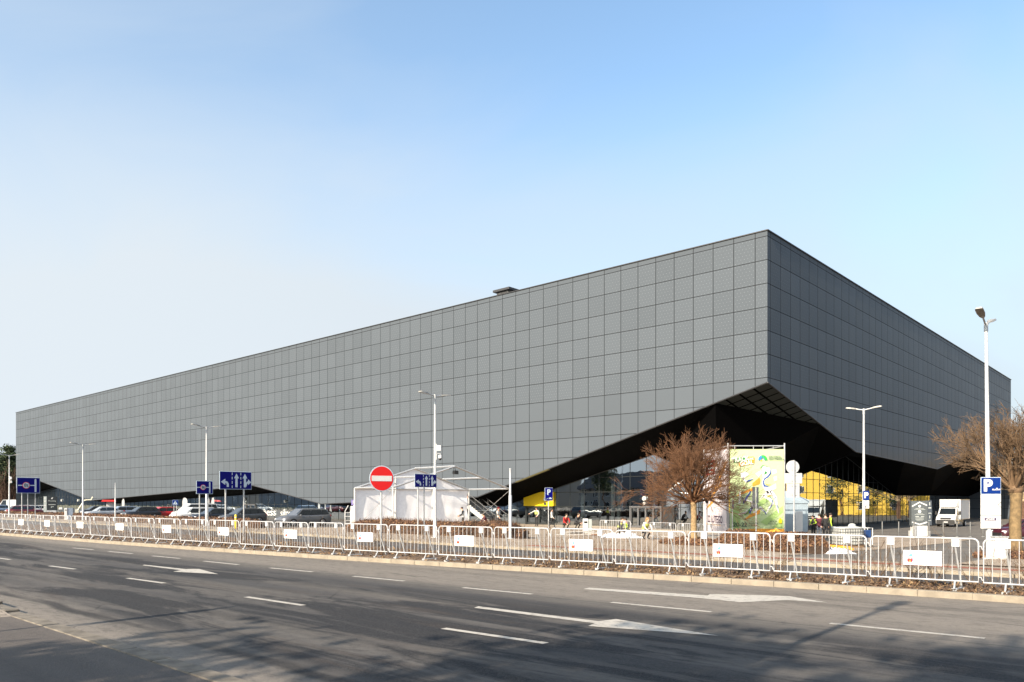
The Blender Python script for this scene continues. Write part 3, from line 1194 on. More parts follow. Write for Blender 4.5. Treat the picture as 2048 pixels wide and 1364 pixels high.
def slim_mast(label, px, t, ptop, r=.055):
    x, y = at(px, t)
    z = gz(x, y)
    h = zat(ptop, y) - z
    m = thing('steel_mast', label, 'mast', (x, y, z), 0, 'plain steel masts')
    mb = MB()
    mb.tube([(0, 0, -.05), (0, 0, h * .62), (0, 0, h * .625), (0, 0, h)], [r, r, r * .62, r * .55], 10)
    mb.tube([(0, 0, -.05), (0, 0, .04)], r * 2.2, 12)
    mb.build('pole', GALV, m)
    mb = MB()
    mb.ball((0, 0, h), (r * .7, r * .7, r * .5))
    mb.build('cap', GALV, m)

slim_mast('stepped pale mast standing right of the open tent frame', 1020.5, 33, 938, .1)
slim_mast('thin pale mast in front of the blue car', 230.5, 28.7, 966)

# ---------------------------------------------------------------- traffic signs
def post(t_, x, z0, z1, r=.033, y=0.0, name='post'):
    mb = MB()
    mb.tube([(x, y, z0), (x, y, z1)], r, 8)
    mb.build(name, GALV, t_)

def board(par, w, h, z, m, rim=PALEB, rimw=.02, y=-.05, name='panel', th=.02, x=0.0):
    mb = MB()
    mb.cbox((x, y + th / 2 + .002, z), (w, th, h), .006)
    b = mb.build(name, [rim], par)
    mb = MB()
    mb.prism([(x - w / 2 + rimw, z - h / 2 + rimw), (x + w / 2 - rimw, z - h / 2 + rimw), (x + w / 2 - rimw, z + h / 2 - rimw), (x - w / 2 + rimw, z + h / 2 - rimw)], y - .004, y + .004)
    mb.build('face', m, b)
    return b

def put(par, mb, name, m):
    return mb.build(name, m, par)

def arrow_up(mb, x, z0, z1, w, hw, hl, y):
    mb.prism([(x - w / 2, z0), (x + w / 2, z0), (x + w / 2, z1 - hl), (x + hw / 2, z1 - hl), (x, z1), (x - hw / 2, z1 - hl), (x - w / 2, z1 - hl)], y, y + .004)

def lane_sign(label, pxc, t, ztop, W, H, posts):
    x, y = at(pxc, t)
    z0 = gz(x, y)
    s = thing('lane_sign', label, 'road sign', (x, y, z0), ROT, 'blue lane-direction signs')
    zt = ztop - z0
    zc = zt - H / 2
    for p in posts:
        post(s, p * W, -.05, zt - .08, .038)
    b = board(s, W, H, zc, BLUE, rimw=.022)
    q = -.062
    b0, h = zc - H / 2, H
    mb = MB()
    pts = [(-.5 * W + W * .235, b0 + .14 * h)]
    cx = -.29 * W
    # left-turn arrow
    mb.ribbon([(cx + .04 * W, b0 + .13 * h), (cx + .035 * W, b0 + .3 * h), (cx + .01 * W, b0 + .38 * h), (cx - .045 * W, b0 + .41 * h)], .085 * W * .75, q, q + .004)
    mb.prism([(cx - .04 * W, b0 + .24 * h), (cx - .17 * W, b0 + .41 * h), (cx - .04 * W, b0 + .58 * h)], q - .0012, q + .004)
    mb.build('left_arrow', PALEB, b)
    mb = MB()
    arrow_up(mb, .02 * W, b0 + .12 * h, b0 + .88 * h, .065 * W, .15 * W, .26 * h, q)
    mb.build('straight_arrow', PALEB, b)
    mb = MB()
    arrow_up(mb, .285 * W, b0 + .12 * h, b0 + .88 * h, .065 * W, .15 * W, .26 * h, q)
    mb.ribbon([(.3 * W, b0 + .17 * h), (.33 * W, b0 + .34 * h), (.38 * W, b0 + .41 * h), (.41 * W, b0 + .41 * h)], .06 * W, q - .0012, q + .004)
    mb.prism([(.385 * W, b0 + .25 * h), (.485 * W, b0 + .41 * h), (.385 * W, b0 + .57 * h)], q - .002, q + .004)
    mb.build('straight_right_arrow', PALEB, b)
    mb = MB()
    for xx in (-.115 * W, .155 * W):
        for k in range(4):
            mb.prism([(xx - .009 * W, b0 + (.07 + .24 * k) * h), (xx + .009 * W, b0 + (.07 + .24 * k) * h), (xx + .009 * W, b0 + (.22 + .24 * k) * h), (xx - .009 * W, b0 + (.22 + .24 * k) * h)], q, q + .004)
    mb.build('lane_line', PALEB, b)
    return s

x, y = at(470.5, 17.6)
lane_sign('large blue three-lane arrow sign on two posts left of the tent', 470.5, 17.6, zat(943, y), 1.55, .81, (-.3, .27))
x, y = at(850.5, 27.8)
lane_sign('smaller-looking blue three-lane arrow sign beside the lamp with camera', 850.5, 27.8, zat(948, y), 1.57, .72, (-.33, -.05))

def limit_sign(label, pxc, t, ptop, pbot, W, posts):
    x, y = at(pxc, t)
    z0 = gz(x, y)
    zt, zb = zat(ptop, y) - z0, zat(pbot, y) - z0
    H = zt - zb
    s = thing('weight_limit_sign', label, 'road sign', (x, y, z0), ROT, 'blue weight-limit signs')
    for p in posts:
        post(s, p * W, -.05, zt - .1, .034)
    zc = (zt + zb) / 2
    b = board(s, W, H, zc, BLUE, rimw=.03)
    q = -.062
    mb = MB()
    mb.prism([(-.45 * W, zc - .03 * H), (.26 * W, zc - .03 * H), (.26 * W, zc + .03 * H), (-.45 * W, zc + .03 * H)], q, q + .004)
    mb.prism([(.26 * W, zc - .42 * H), (.34 * W, zc - .42 * H), (.34 * W, zc + .36 * H), (.3 * W, zc + .44 * H), (.26 * W, zc + .36 * H)], q - .0012, q + .004)
    mb.build('route_line', PALEB, b)
    mb = MB()
    mb.disc((-.1 * W, zc), .21 * H, q - .006, q, 0)
    mb.build('red_ring', RED, b)
    mb = MB()
    mb.disc((-.1 * W, zc), .18 * H, q - .009, q, 0)
    mb.build('white_disc', PALEB, b)
    text('numeral', '8t', .3 * H, BLACK, b, (-.1 * W, q - .011, zc), ext=.001, bold=.004)
    return s

limit_sign('blue eight-tonne limit sign on three posts at the far left edge', 56.5, 17.8, 955, 986.5, 1.47, (-.27, -.02, .3))
limit_sign('small blue eight-tonne limit sign left of the large lane sign', 408.5, 19.2, 961.5, 988, .9, (-.28, .22))

def disc_sign():
    x, y = at(762.5, 17.2)
    z0 = gz(x, y)
    s = thing('no_entry_sign', 'red round no-entry sign with a white bar in front of the tent', 'road sign', (x, y, z0), radians(30))
    zc = zat(957, y) - z0
    post(s, 0, -.05, zc + .4, .036)
    mb = MB()
    mb.disc((0, zc), .455, -.056, -.036, 0, 40)
    d = mb.build('disc', PALEB, s)
    mb = MB()
    mb.disc((0, zc), .425, -.062, -.056, 0, 40)
    mb.build('red_face', RED, d)
    mb = MB()
    mb.prism([(-.375, zc - .095), (.375, zc - .095), (.375, zc + .095), (-.375, zc + .095)], -.068, -.062)
    mb.build('white_bar', WHITE, d)

disc_sign()

def parking_sign():
    x, y = at(1097, 35)
    z0 = gz(x, y)
    s = thing('parking_sign', 'blue parking sign with a car mounting the kerb before the yellow canopy', 'road sign', (x, y, z0), radians(20))
    zt, zb = zat(975.5, y) - z0, zat(1001.5, y) - z0
    W = 17 * y / F
    zc, H = (zt + zb) / 2, zt - zb
    post(s, 0, -.05, zt - .05)
    b = board(s, W, H, zc, BLUE, rimw=.015)
    text('letter', 'P', .58 * H, PALEB, b, (-.01, -.062, zc + .14 * H), bold=.012)
    mb = MB()
    c = (.03, zc - .33 * H)
    mb.prism([(c[0] - .02, c[1] - .03), (c[0] + .15, c[1] - .03), (c[0] + .15, c[1] + .02), (c[0] + .11, c[1] + .03), (c[0] + .09, c[1] + .065), (c[0] + .03, c[1] + .065), (c[0], c[1] + .03)], -.062, -.056)
    mb.build('car_symbol', PALEB, b)
    mb = MB()
    for k in range(4):
        mb.prism([(-.17 + k * .045, zc - .4 * H + .02 * k), (-.145 + k * .045, zc - .4 * H + .02 * k), (-.145 + k * .045, zc - .36 * H + .02 * k), (-.17 + k * .045, zc - .36 * H + .02 * k)], -.062, -.056)
    mb.build('kerb_symbol', PALEB, b)

parking_sign()

def crossing_sign():
    x, y = at(350.5, 31)
    z0 = gz(x, y)
    s = thing('crossing_sign', 'small blue pedestrian crossing sign in front of the dark glass', 'road sign', (x, y, z0), radians(25))
    zt, zb = zat(1000, y) - z0, zat(1010.5, y) - z0
    H = zt - zb
    zc = (zt + zb) / 2
    post(s, -.1, -.05, zt - .05)
    post(s, .1, -.05, zt - .05)
    b = board(s, H * 1.05, H, zc, BLUE2, rimw=.01)
    mb = MB()
    mb.prism([(-.4 * H, zc - .35 * H), (.4 * H, zc - .35 * H), (0, zc + .38 * H)], -.06, -.055)
    t_ = mb.build('triangle', PALEB, b)
    mb = MB()
    mb.ribbon([(-.12 * H, zc - .3 * H), (.0, zc - .08 * H), (.12 * H, zc - .3 * H)], .06 * H, -.064, -.061)
    mb.ribbon([(0, zc - .1 * H), (.02 * H, zc + .1 * H)], .09 * H, -.064, -.061)
    mb.disc((.03 * H, zc + .17 * H), .05 * H, -.064, -.061, 0, 10)
    mb.build('walker_symbol', BLACK, t_)

crossing_sign()

def lamp_boards():
    x, y = NEARLAMP
    z0 = gz(x, y)
    s = thing('parking_board', 'tall white pay-parking board with a large blue P on the near lamp post', 'parking sign', (x, y, z0), radians(-8))
    k = y / F
    X = lambda p: (p - 1978.5) * k
    Z = lambda p: zat(p, y) - z0
    yy = -.16
    W = 37.5 * k

    def plate(name, p0, p1, m, rim=None):
        mb = MB()
        mb.cbox((0, yy + .012, (Z(p0) + Z(p1)) / 2), (W, .02, Z(p0) - Z(p1)), .006)
        return mb.build(name, m, s)
    a = plate('blue_plate', 954.5, 988.5, PALEB)
    mb = MB()
    mb.prism([(-W / 2 + .02, Z(987.5)), (W / 2 - .02, Z(987.5)), (W / 2 - .02, Z(955.6)), (-W / 2 + .02, Z(955.6))], yy - .006, yy + .0)
    mb.build('face', BLUE2, a)
    text('letter', 'P', .64, WHITE, a, (-.12, yy - .009, Z(972)), bold=.03)
    text('lettering', 'PŁATNY', .085, WHITE, a, (.2, yy - .009, Z(979.5)), bold=.003)
    mb = MB()
    mb.prism([(.19, Z(976)), (.26, Z(976)), (.24, Z(977.6)), (.225, Z(978.3)), (.205, Z(977.6))], yy - .009, yy)
    mb.build('crest_mark', WHITE, a)
    b = plate('white_plate', 989, 1030, WHITE)
    mb = MB()
    cx, cz, e = W / 2 + .01, Z(1009.5), .11
    mb.ribbon([(W / 2 - .004, cz + e), (W / 2 - e - .0, cz), (W / 2 - .004, cz - e)], .018, yy - .006, yy + .001)
    mb.build('diamond_outline', BLACK, b)
    mb = MB()
    for q in range(9):
        x0 = -W / 2 + .06 + q * .052
        mb.prism([(x0, Z(1026.4)), (x0 + .042, Z(1026.4)), (x0 + .042, Z(1025.8)), (x0, Z(1025.8))], yy - .005, yy + .001)
    mb.build('small_print', mat('print_grey', (.2, .2, .25), .6), b)
    c = plate('operator_plate', 1031, 1045, WHITE)
    mb = MB()
    mb.prism([(-.24, Z(1041)), (.2, Z(1041)), (.2, Z(1035.6)), (-.24, Z(1035.6))], yy - .005, yy + .001)
    pl = mb.build('dark_label', mat('print_violet', (.05, .03, .08), .5), c)
    text('lettering', 'ePARK', .115, WHITE, pl, (-.02, yy - .008, Z(1038.3)), bold=.002)
    plate('lower_plate', 1046, 1056.5, WHITE)
    mb = MB()
    for p in (958, 985, 1000, 1025, 1038, 1052):
        mb.box((0, -.12, Z(p)), (.3, .05, .04))
    mb.tube([(0, -.12, Z(956)), (0, -.12, Z(1056))], .02, 6)
    mb.build('bracket', GALV, s)

    x, y = MIDLAMP
    z0 = gz(x, y)
    s = thing('disabled_parking_sign', 'small blue P plate with white plates below on the slim middle lamp post', 'parking sign', (x, y, z0), radians(-12))
    Z = lambda p: zat(p, y) - z0
    yy = -.13
    for nm, p0, p1, m in (('blue_plate', 981.5, 1000.5, BLUE2), ('white_plate', 1000.8, 1010.5, WHITE), ('number_plate', 1010.8, 1017, WHITE)):
        mb = MB()
        mb.cbox((.1, yy + .01, (Z(p0) + Z(p1)) / 2), (.34, .02, Z(p0) - Z(p1) - .01), .005)
        pl = mb.build(nm, m, s)
        if nm == 'blue_plate':
            text('letter', 'P', .46, WHITE, pl, (.1, yy - .005, (Z(p0) + Z(p1)) / 2), bold=.02)
        elif nm == 'white_plate':
            mb = MB()
            c = (Z(p0) + Z(p1)) / 2
            mb.ribbon([(.1, c + .08), (.1, c - .01), (.16, c - .02), (.18, c - .09)], .022, yy - .006, yy + .001)
            mb.disc((.1, c + .105), .02, yy - .006, yy + .001, 0, 10)
            mb.ribbon([(.1 + .075 * cos(a), c - .05 + .075 * sin(a)) for a in [pi * .65 + k * pi * .12 for k in range(11)]], .018, yy - .0075, yy + .001)
            mb.build('wheelchair_symbol', BLACK, pl)
        else:
            text('numeral', '41', .17, BLACK, pl, (.1, yy - .004, (Z(p0) + Z(p1)) / 2), bold=.004)
    mb = MB()
    for p in (985, 997, 1006, 1014):
        mb.box((.05, -.095, Z(p)), (.14, .04, .03))
    mb.build('bracket', GALV, s)

lamp_boards()

def sign_backs():
    # seen from behind: a round sign over two plates
    x, y = at(1588, 38)
    z0 = gz(x, y)
    Z = lambda p: zat(p, y) - z0
    k = y / F
    s = thing('road_sign', 'grey backs of a round sign and two plates on one post right of the banner', 'road sign', (x, y, z0), 0)
    post(s, 0, -.05, Z(920.5), .04)
    mb = MB()
    mb.disc((-2 * k, Z(934)), 13.3 * k, .045, .06, 0, 32)
    mb.build('round_plate', GREYB, s)
    mb = MB()
    mb.cbox((-1 * k, .05, Z(956.5)), (36 * k, .016, 20.5 * k), .004)
    mb.build('wide_plate', GREYB, s)
    mb = MB()
    mb.cbox((-1 * k, .05, Z(981)), (26 * k, .016, 27.5 * k), .004)
    mb.build('narrow_plate', GREYB, s)
    mb = MB()
    for p in (928, 940, 950, 962, 972, 990):
        mb.box((0, .03, Z(p)), (.22, .03, .035))
    mb.build('clamp', GALV, s)
    # a pair of dark slim plates in front of the green banner
    x, y = at(1511.5, 38.5)
    z0 = gz(x, y)
    Z = lambda p: zat(p, y) - z0
    k = y / F
    s = thing('road_sign', 'dark grey double plate on a thin post in front of the green banner', 'road sign', (x, y, z0), 0)
    post(s, .02, -.05, Z(975), .03)
    dk = mat('dark_plate_grey', (.075, .08, .09), .55)
    for x0, p0, p1 in ((-3.6, 974, 1007), (3.2, 974, 1007), (-2.6, 1008, 1017), (2.8, 1008, 1017)):
        mb = MB()
        mb.cbox((x0 * k, .04, (Z(p0) + Z(p1)) / 2), (5.6 * k, .04, Z(p0) - Z(p1)), .006)
        mb.build('plate', dk, s)
    # edge-on dark blue mandatory disc
    x, y = at(1464.8, 39)
    z0 = gz(x, y)
    Z = lambda p: zat(p, y) - z0
    s = thing('road_sign', 'dark blue oval-looking round sign seen nearly edge-on over the green banner', 'road sign', (x, y, z0), radians(66))
    post(s, 0, -.05, Z(998), .026)
    mb = MB()
    mb.disc((0, Z(1009.5)), .245, -.045, -.03, 0, 28)
    mb.build('disc', mat('navy_plate', (.02, .025, .14), .5), s)
    # back of a triangular sign before the white banner
    x, y = at(1413, 38.5)
    z0 = gz(x, y)
    Z = lambda p: zat(p, y) - z0
    k = y / F
    s = thing('road_sign', 'dark back of a triangular sign in front of the pink and white banner', 'road sign', (x, y, z0), radians(10))
    post(s, .03, -.05, Z(984), .03)
    mb = MB()
    mb.prism([(-10.5 * k, Z(986)), (-8.5 * k, Z(984)), (8.5 * k, Z(984)), (10.5 * k, Z(986)), (2 * k, Z(1007)), (-2 * k, Z(1007))], -.05, -.035)
    mb.build('triangle_plate', mat('dark_plate_grey', (.075, .08, .09), .55), s)

sign_backs()

# ---------------------------------------------------------------- planting
BARK1 = mat('tan_bark', (.25, .17, .085), .85, var=.3, scale=7, bump=.6, bscale=18)
TWIG1 = mat('orange_brown_twigs', (.13, .06, .026), .8, var=.3, scale=2)
TWIG2 = mat('brown_twigs', (.13, .08, .043), .8, var=.3, scale=2)
LEAFB = [mat('dry_leaf_brown', (.105, .05, .028), .85, var=.3), mat('dry_leaf_ochre', (.2, .11, .05), .85, var=.3), mat('dry_leaf_dark', (.07, .035, .022), .9, var=.3)]
VERGEL = [mat('verge_leaf_tan', (.24, .155, .08), .9, var=.3), mat('verge_leaf_brown', (.12, .066, .036), .9, var=.3), mat('verge_leaf_dark', (.075, .045, .028), .9, var=.3)]

def branch(mb, rng, p, d, length, r, depth, spread, sub, updrift, rmin=.0045, n=3, crook=.18):
    k = 3 if depth else 2
    pts, rs = [p], [r]
    q, dd = p, d
    for i in range(k):
        dd = (dd + Vector((rng.uniform(-1, 1), rng.uniform(-1, 1), rng.uniform(-1, 1) + updrift)) * crook).normalized()
        q = q + dd * (length / k)
        pts.append(q)
        rs.append(max(rmin, r * (1 - .55 * (i + 1) / k)))
    mb.tube(pts, rs, n if depth < 2 else n + 1, cap=False)
    if depth <= 0:
        return
    m = sub[depth - 1]
    m = m if isinstance(m, int) else rng.randint(*m)
    for j in range(m):
        f = rng.uniform(.35, 1.0) if j else 1.0
        x = f * k
        i = min(k - 1, int(x))
        pp = pts[i].lerp(pts[i + 1], x - i)
        base = (pts[i + 1] - pts[i]).normalized()
        ax = base.orthogonal().normalized()
        ax.rotate(Matrix.Rotation(rng.uniform(0, 2 * pi), 3, base))
        nd = (base + ax * spread * rng.uniform(.45, 1.15)).normalized()
        branch(mb, rng, pp, nd, length * rng.uniform(.5, .8), max(rmin, rs[i] * rng.uniform(.45, .65)), depth - 1, spread, sub, updrift, rmin, n, crook)

def bare_tree(name, label, x, y, z, seed, trunk_h, trunk_r, limbs, length, depth, sub, spread, up, bark, twig, elev=(5, 85), group=None, rmin=.005, crook=.16, lean=(0, 0)):
    rng = random.Random(seed)
    T = thing(name, label, 'tree', (x, y, z), 0, group)
    mb = MB()
    pts, rs = [], []
    for i in range(7):
        f = i / 6
        pts.append((lean[0] * f + rng.uniform(-.02, .02), lean[1] * f + rng.uniform(-.02, .02), -.1 + f * (trunk_h + .1)))
        rs.append(trunk_r * (1.35 if i == 0 else 1.08 if i == 1 else 1 - .12 * f + (.12 if i == 6 else 0)))
    mb.tube(pts, rs, 12)
    mb.build('trunk', bark, T)
    mb = MB()
    top = Vector(pts[-1])
    mb.ball(top + Vector((0, 0, .02)), (trunk_r * 1.25, trunk_r * 1.25, trunk_r * 1.0), 0, 10, 6)
    for k in range(limbs):
        az = 2 * pi * (k + rng.uniform(-.35, .35)) / limbs * 2.618
        f = (k + .5) / limbs
        el = radians(elev[0] + (elev[1] - elev[0]) * f ** 1.0)
        d = Vector((cos(el) * cos(az), cos(el) * sin(az), sin(el)))
        ln = length * rng.uniform(.82, 1.1) * (1.12 - .3 * f)
        branch(mb, rng, top + d * trunk_r * .4 + Vector((0, 0, rng.uniform(-.25, .25))), d, ln, trunk_r * rng.uniform(.28, .46), depth, spread, sub, up, rmin, 3, crook)
    c = mb.build('crown', twig, T)
    return T

x, y = at(1388, 36.8)
bare_tree('bare_tree', 'round-crowned bare tree with orange twigs and a tan trunk left of the banner', x, y, gz(x, y), 11, 2.35, .17, 42, 1.5, 5,
          [3, 3, 3, 4, 3], .58, .1, BARK1, TWIG1, (0, 86), None, .0048, .22)
x, y = at(2031, 38.4)
bare_tree('bare_tree', 'bare tree with tangled brown limbs and yellowish trunk at the right edge', x, y, gz(x, y), 5, 2.85, .24, 32, 1.52, 5,
          [3, 3, 3, 3, 3], .58, .2, mat('yellow_bark', (.17, .115, .055), .85, var=.3, scale=7, bump=.6, bscale=18), TWIG2, (22, 88), None, .0056, .24)

def mass(name, label, cat, core_pts, n_leaf, size, mats, seed, core_mat, twigs=0, kind=None, group=None, twig_h=.25):
    """A clipped or sprawling shrub: core_pts lists (x, y, ground z, half width, height) along its length."""
    rng = random.Random(seed)
    mb = MB()
    P = core_pts
    org = Vector((P[0][0], P[0][1], P[0][2]))
    rings = []
    N = 9
    for i, (x, y, z, hw, h) in enumerate(P):
        a, b = P[max(0, i - 1)], P[min(len(P) - 1, i + 1)]
        d = Vector((b[0] - a[0], b[1] - a[1], 0)).normalized()
        nn = Vector((-d.y, d.x, 0))
        ring = []
        for k in range(N):
            t = pi * k / (N - 1)
            c, s_ = cos(t), sin(t)
            px = math.copysign(abs(c) ** .45, c) * hw * .9
            pz = s_ ** .45 * h * .9
            j = 1 + .18 * noise.noise((x * 1.3 + c, y * 1.3, s_ * 2))
            ring.append(Vector((x, y, z - .03)) + nn * px * j + Vector((0, 0, pz * j)))
        rings.append(ring)
    vs = [p - org for r in rings for p in r]
    fs = []
    for i in range(len(P) - 1):
        for k in range(N - 1):
            a = i * N + k
            fs.append((a, a + 1, a + N + 1, a + N))
    fs += [tuple(range(N)), tuple(range((len(P) - 1) * N, len(P) * N))]
    mb.add(vs, fs, 0)
    L = [0.0]
    for a, b in zip(P, P[1:]):
        L.append(L[-1] + sqrt((a[0] - b[0]) ** 2 + (a[1] - b[1]) ** 2))
    # nearer stretches show larger, so leaves are spread by length with uneven clumps
    for i in range(n_leaf):
        u = rng.uniform(0, L[-1])
        k = max(j for j in range(len(L) - 1) if L[j] <= u) if u > 0 else 0
        f = (u - L[k]) / max(1e-6, L[k + 1] - L[k])
        t = rng.uniform(0, N - 1.001)
        m = int(t)
        a = rings[k][m].lerp(rings[k + 1][m], f)
        b = rings[k][m + 1].lerp(rings[k + 1][m + 1], f)
        p = a.lerp(b, t - m)
        ctr = Vector((P[k][0] + (P[k + 1][0] - P[k][0]) * f, P[k][1] + (P[k + 1][1] - P[k][1]) * f, P[k][2] + P[k][4] * .35))
        out = (p - ctr).normalized()
        p = p + out * rng.uniform(-.05, .11) - org
        q1 = Vector((rng.uniform(-1, 1), rng.uniform(-1, 1), rng.uniform(-1, 1))).normalized()
        q2 = q1.cross(out + Vector((.01, .02, .03))).normalized()
        s = size * rng.uniform(.5, 1.4)
        w = rng.random()
        mb.face([p - q1 * s, p - q2 * s * .55, p + q1 * s, p + q2 * s * .55], 1 + (0 if w < .5 else 1 if w < .72 else 2))
    for i in range(twigs):
        u = rng.uniform(0, L[-1] * .999)
        k = max(j for j in range(len(L) - 1) if L[j] <= u)
        f = (u - L[k]) / max(1e-6, L[k + 1] - L[k])
        m = rng.randint(1, N - 3)
        p = rings[k][m].lerp(rings[k + 1][m], f) - org
        e = p + Vector((rng.uniform(-.12, .12), rng.uniform(-.12, .12), rng.uniform(.5, 1.2) * twig_h))
        mb.tube([p - Vector((0, 0, .05)), e], [.008, .003], 3, 1 + rng.randint(0, 2), cap=False)
    o = mb.build(name, [core_mat] + mats, None, org)
    if kind:
        o['kind'] = kind
    else:
        tag(o, label, cat, group)
    return o

HCORE = mat('hedge_core', (.05, .03, .02), .95, var=.3)

def run(pts, hw, h, step=1.5, wob=.0, seed=1):
    rng = random.Random(seed)
    out = []
    for a, b in zip(pts, pts[1:]):
        a, b = Vector(a), Vector(b)
        n = max(1, int((b - a).length / step))
        for i in range(n):
            p = a.lerp(b, i / n)
            out.append(p)
    out.append(Vector(pts[-1]))
    res = []
    for i, p in enumerate(out):
        e = min(i, len(out) - 1 - i)
        k = 1 if e > 0 else .55
        res.append((p.x, p.y, gz(p.x, p.y), hw * k * (1 + rng.uniform(-wob, wob)), h * k * (1 + rng.uniform(-wob, wob))))
    return res

mass('hedge', 'long low clipped brown hedge before the parked cars', 'hedge',
     run([site(30.2, 52), site(30.0, 70), site(30.0, 130)], .55, .74, 1.6, .05, 3), 17000, .075, LEAFB, 3, HCORE)
mass('hedge', 'taller loose brown hedge with bare twigs in front of the white tent', 'hedge',
     run([at(1052, 34.0), at(900, 32.6), at(700, 30.6)], .75, .92, 1.0, .1, 5), 9000, .06, LEAFB, 7, HCORE, 1500)
def bed(*p):
    return [at(*q) for q in p]
mass('shrub_bed', 'dense dark reddish-brown shrub bed below the green banner', 'shrubs',
     run(bed((1452, 36.6), (1530, 35.4), (1600, 34.0), (1632, 33.2)), 1.15, .86, .8, .14, 9), 15000, .06, LEAFB, 13, HCORE, 500, twig_h=.12)
mass('shrub_bed', 'thin low strip of reddish shrubs around the bare tree trunk', 'shrubs',
     run(bed((1330, 37.6), (1380, 37.0), (1448, 36.9)), .7, .42, .8, .2, 10), 5000, .055, LEAFB, 17, HCORE, 300, twig_h=.12)
mass('shrub_bed', 'low reddish shrubs around the foot of the near lamp and tree', 'shrubs',
     run(bed((1955, 37.0), (1998, 36.6), (2045, 36.4), (2110, 36.2)), .45, .38, .6, .3, 12), 3000, .05, LEAFB, 19, HCORE, 260, twig_h=.3)

def verge_litter():
    rng = random.Random(4)
    mb = MB()
    for i in range(13000):
        s = rng.uniform(-3, 16) if rng.random() < .72 else rng.uniform(16, 62)
        a = kerb_t(s) + .2
        t = a + (19.5 - a) * rng.random() ** 1.6 * (1 if s < 16 else .8)
        p = site(t, s, vbump(t, s) + rng.uniform(0, .05))
        sz = rng.uniform(.018, .05) * (1 if s < 16 else 1.7)
        q1 = Vector((rng.uniform(-1, 1), rng.uniform(-1, 1), rng.uniform(-.5, .7))).normalized()
        q2 = q1.cross(Vector((rng.uniform(-.4, .4), rng.uniform(-.4, .4), 1))).normalized()
        w = rng.random()
        mb.face([p - q1 * sz, p - q2 * sz * .5, p + q1 * sz, p + q2 * sz * .5], 0 if w < .4 else 1 if w < .78 else 2)
    o = mb.build('leaf_litter', VERGEL)
    o['kind'] = 'stuff'
    mb = MB()
    for i in range(260):
        s = rng.uniform(-2, 46)
        a = kerb_t(s) + .6
        t = a + (18.9 - a) * rng.uniform(.0, .9)
        p = site(t, s, vbump(t, s))
        for k in range(rng.randint(2, 4)):
            az = rng.uniform(0, 2 * pi)
            d = Vector((cos(az) * .55, sin(az) * .55, 1)).normalized()
            branch(mb, rng, p, d, rng.uniform(.3, .62), .007, 2, .55, [2, 2], .1, .003, 3, .2)
    o = mb.build('bare_stems', TWIG2)
    o['kind'] = 'stuff'

verge_litter()

# ---------------------------------------------------------------- pines behind the far end of the hall
NEEDLE = [mat('pine_needles_mid', (.035, .06, .024), .9, var=.35), mat('pine_needles_dark', (.016, .028, .014), .9, var=.3), mat('pine_needles_light', (.07, .085, .035), .9, var=.3)]
PBARK = mat('pine_bark', (.1, .052, .03), .9, var=.3)

def pine(label, x, y, h, seed, cr, base=.5, group='pines beyond the far end of the hall', n=900, leaf=.5):
    rng = random.Random(seed)
    z0 = gz(x, y)
    T = thing('pine_tree', label, 'tree', (x, y, z0), 0, group)
    mb = MB()
    lx, ly = rng.uniform(-.4, .4), rng.uniform(-.4, .4)
    mb.tube([(0, 0, -.1), (lx * .4, ly * .4, h * .5), (lx, ly, h * .96)], [h * .016, h * .012, h * .004], 8)
    mb.build('trunk', PBARK, T)
    mb = MB()
    cl = []
    for k in range(26):
        f = rng.uniform(base, 1.0)
        rr = cr * (1 - ((f - base) / (1 - base)) ** 1.5 * .75) * rng.uniform(.2, 1)
        az = rng.uniform(0, 2 * pi)
        c = Vector((lx * f + rr * cos(az), ly * f + rr * sin(az), h * f))
        cl.append(c)
        st = Vector((lx * f, ly * f, h * f - rr * .35))
        mb.tube([st, c], [.05, .02], 4, 3, cap=False)
    for i in range(n):
        c = rng.choice(cl)
        p = c + Vector((rng.gauss(0, .75), rng.gauss(0, .75), rng.gauss(0, .42)))
        q1 = Vector((rng.uniform(-1, 1), rng.uniform(-1, 1), rng.uniform(-.6, 1))).normalized()
        q2 = q1.orthogonal().normalized()
        s = leaf * rng.uniform(.4, 1)
        w = rng.random()
        mb.face([p - q1 * s * .5, p - q2 * s * .22, p + q1 * s * .5, p + q2 * s * .22], 0 if w < .5 else 1 if w < .8 else 2)
    mb.build('crown', NEEDLE + [PBARK], T)
    return T

def far_pines():
    spec = [(3, 196, 13.2, 'dark pine rising furthest left against the white sky'), (22, 190, 15.2, 'tallest dark pine touching the far edge of the hall'),
            (13, 205, 14.0, 'dark pine between the two outer pines at the left edge'), (29, 200, 13.0, 'pine half hidden behind the far corner of the hall'),
            (-14, 200, 13.5, 'pine just beyond the left picture edge')]
    for i, (px, Y, h, lb) in enumerate(spec):
        x, y = atz(px, Y)
        pine(lb, x, y, h, 30 + i, 2.8, .4, n=4500, leaf=.75)
    rng = random.Random(2)
    mb = MB()
    for k in range(95):                          # brown leafless undergrowth that closes the view below the pines
        px, Y = rng.uniform(-60, 34), rng.uniform(185, 240)
        x, y = atz(px, Y)
        for j in range(5):
            az = rng.uniform(0, 2 * pi)
            branch(mb, rng, Vector((x + rng.uniform(-1, 1), y, -.6)), Vector((cos(az) * .3, sin(az) * .3, 1)).normalized(), rng.uniform(3.5, 6), .1, 2, .45, [3, 3], .1, .035, 3, .15)
    o = mb.build('undergrowth', mat('brown_undergrowth', (.06, .032, .02), .9, var=.35))
    o['kind'] = 'stuff'

far_pines()

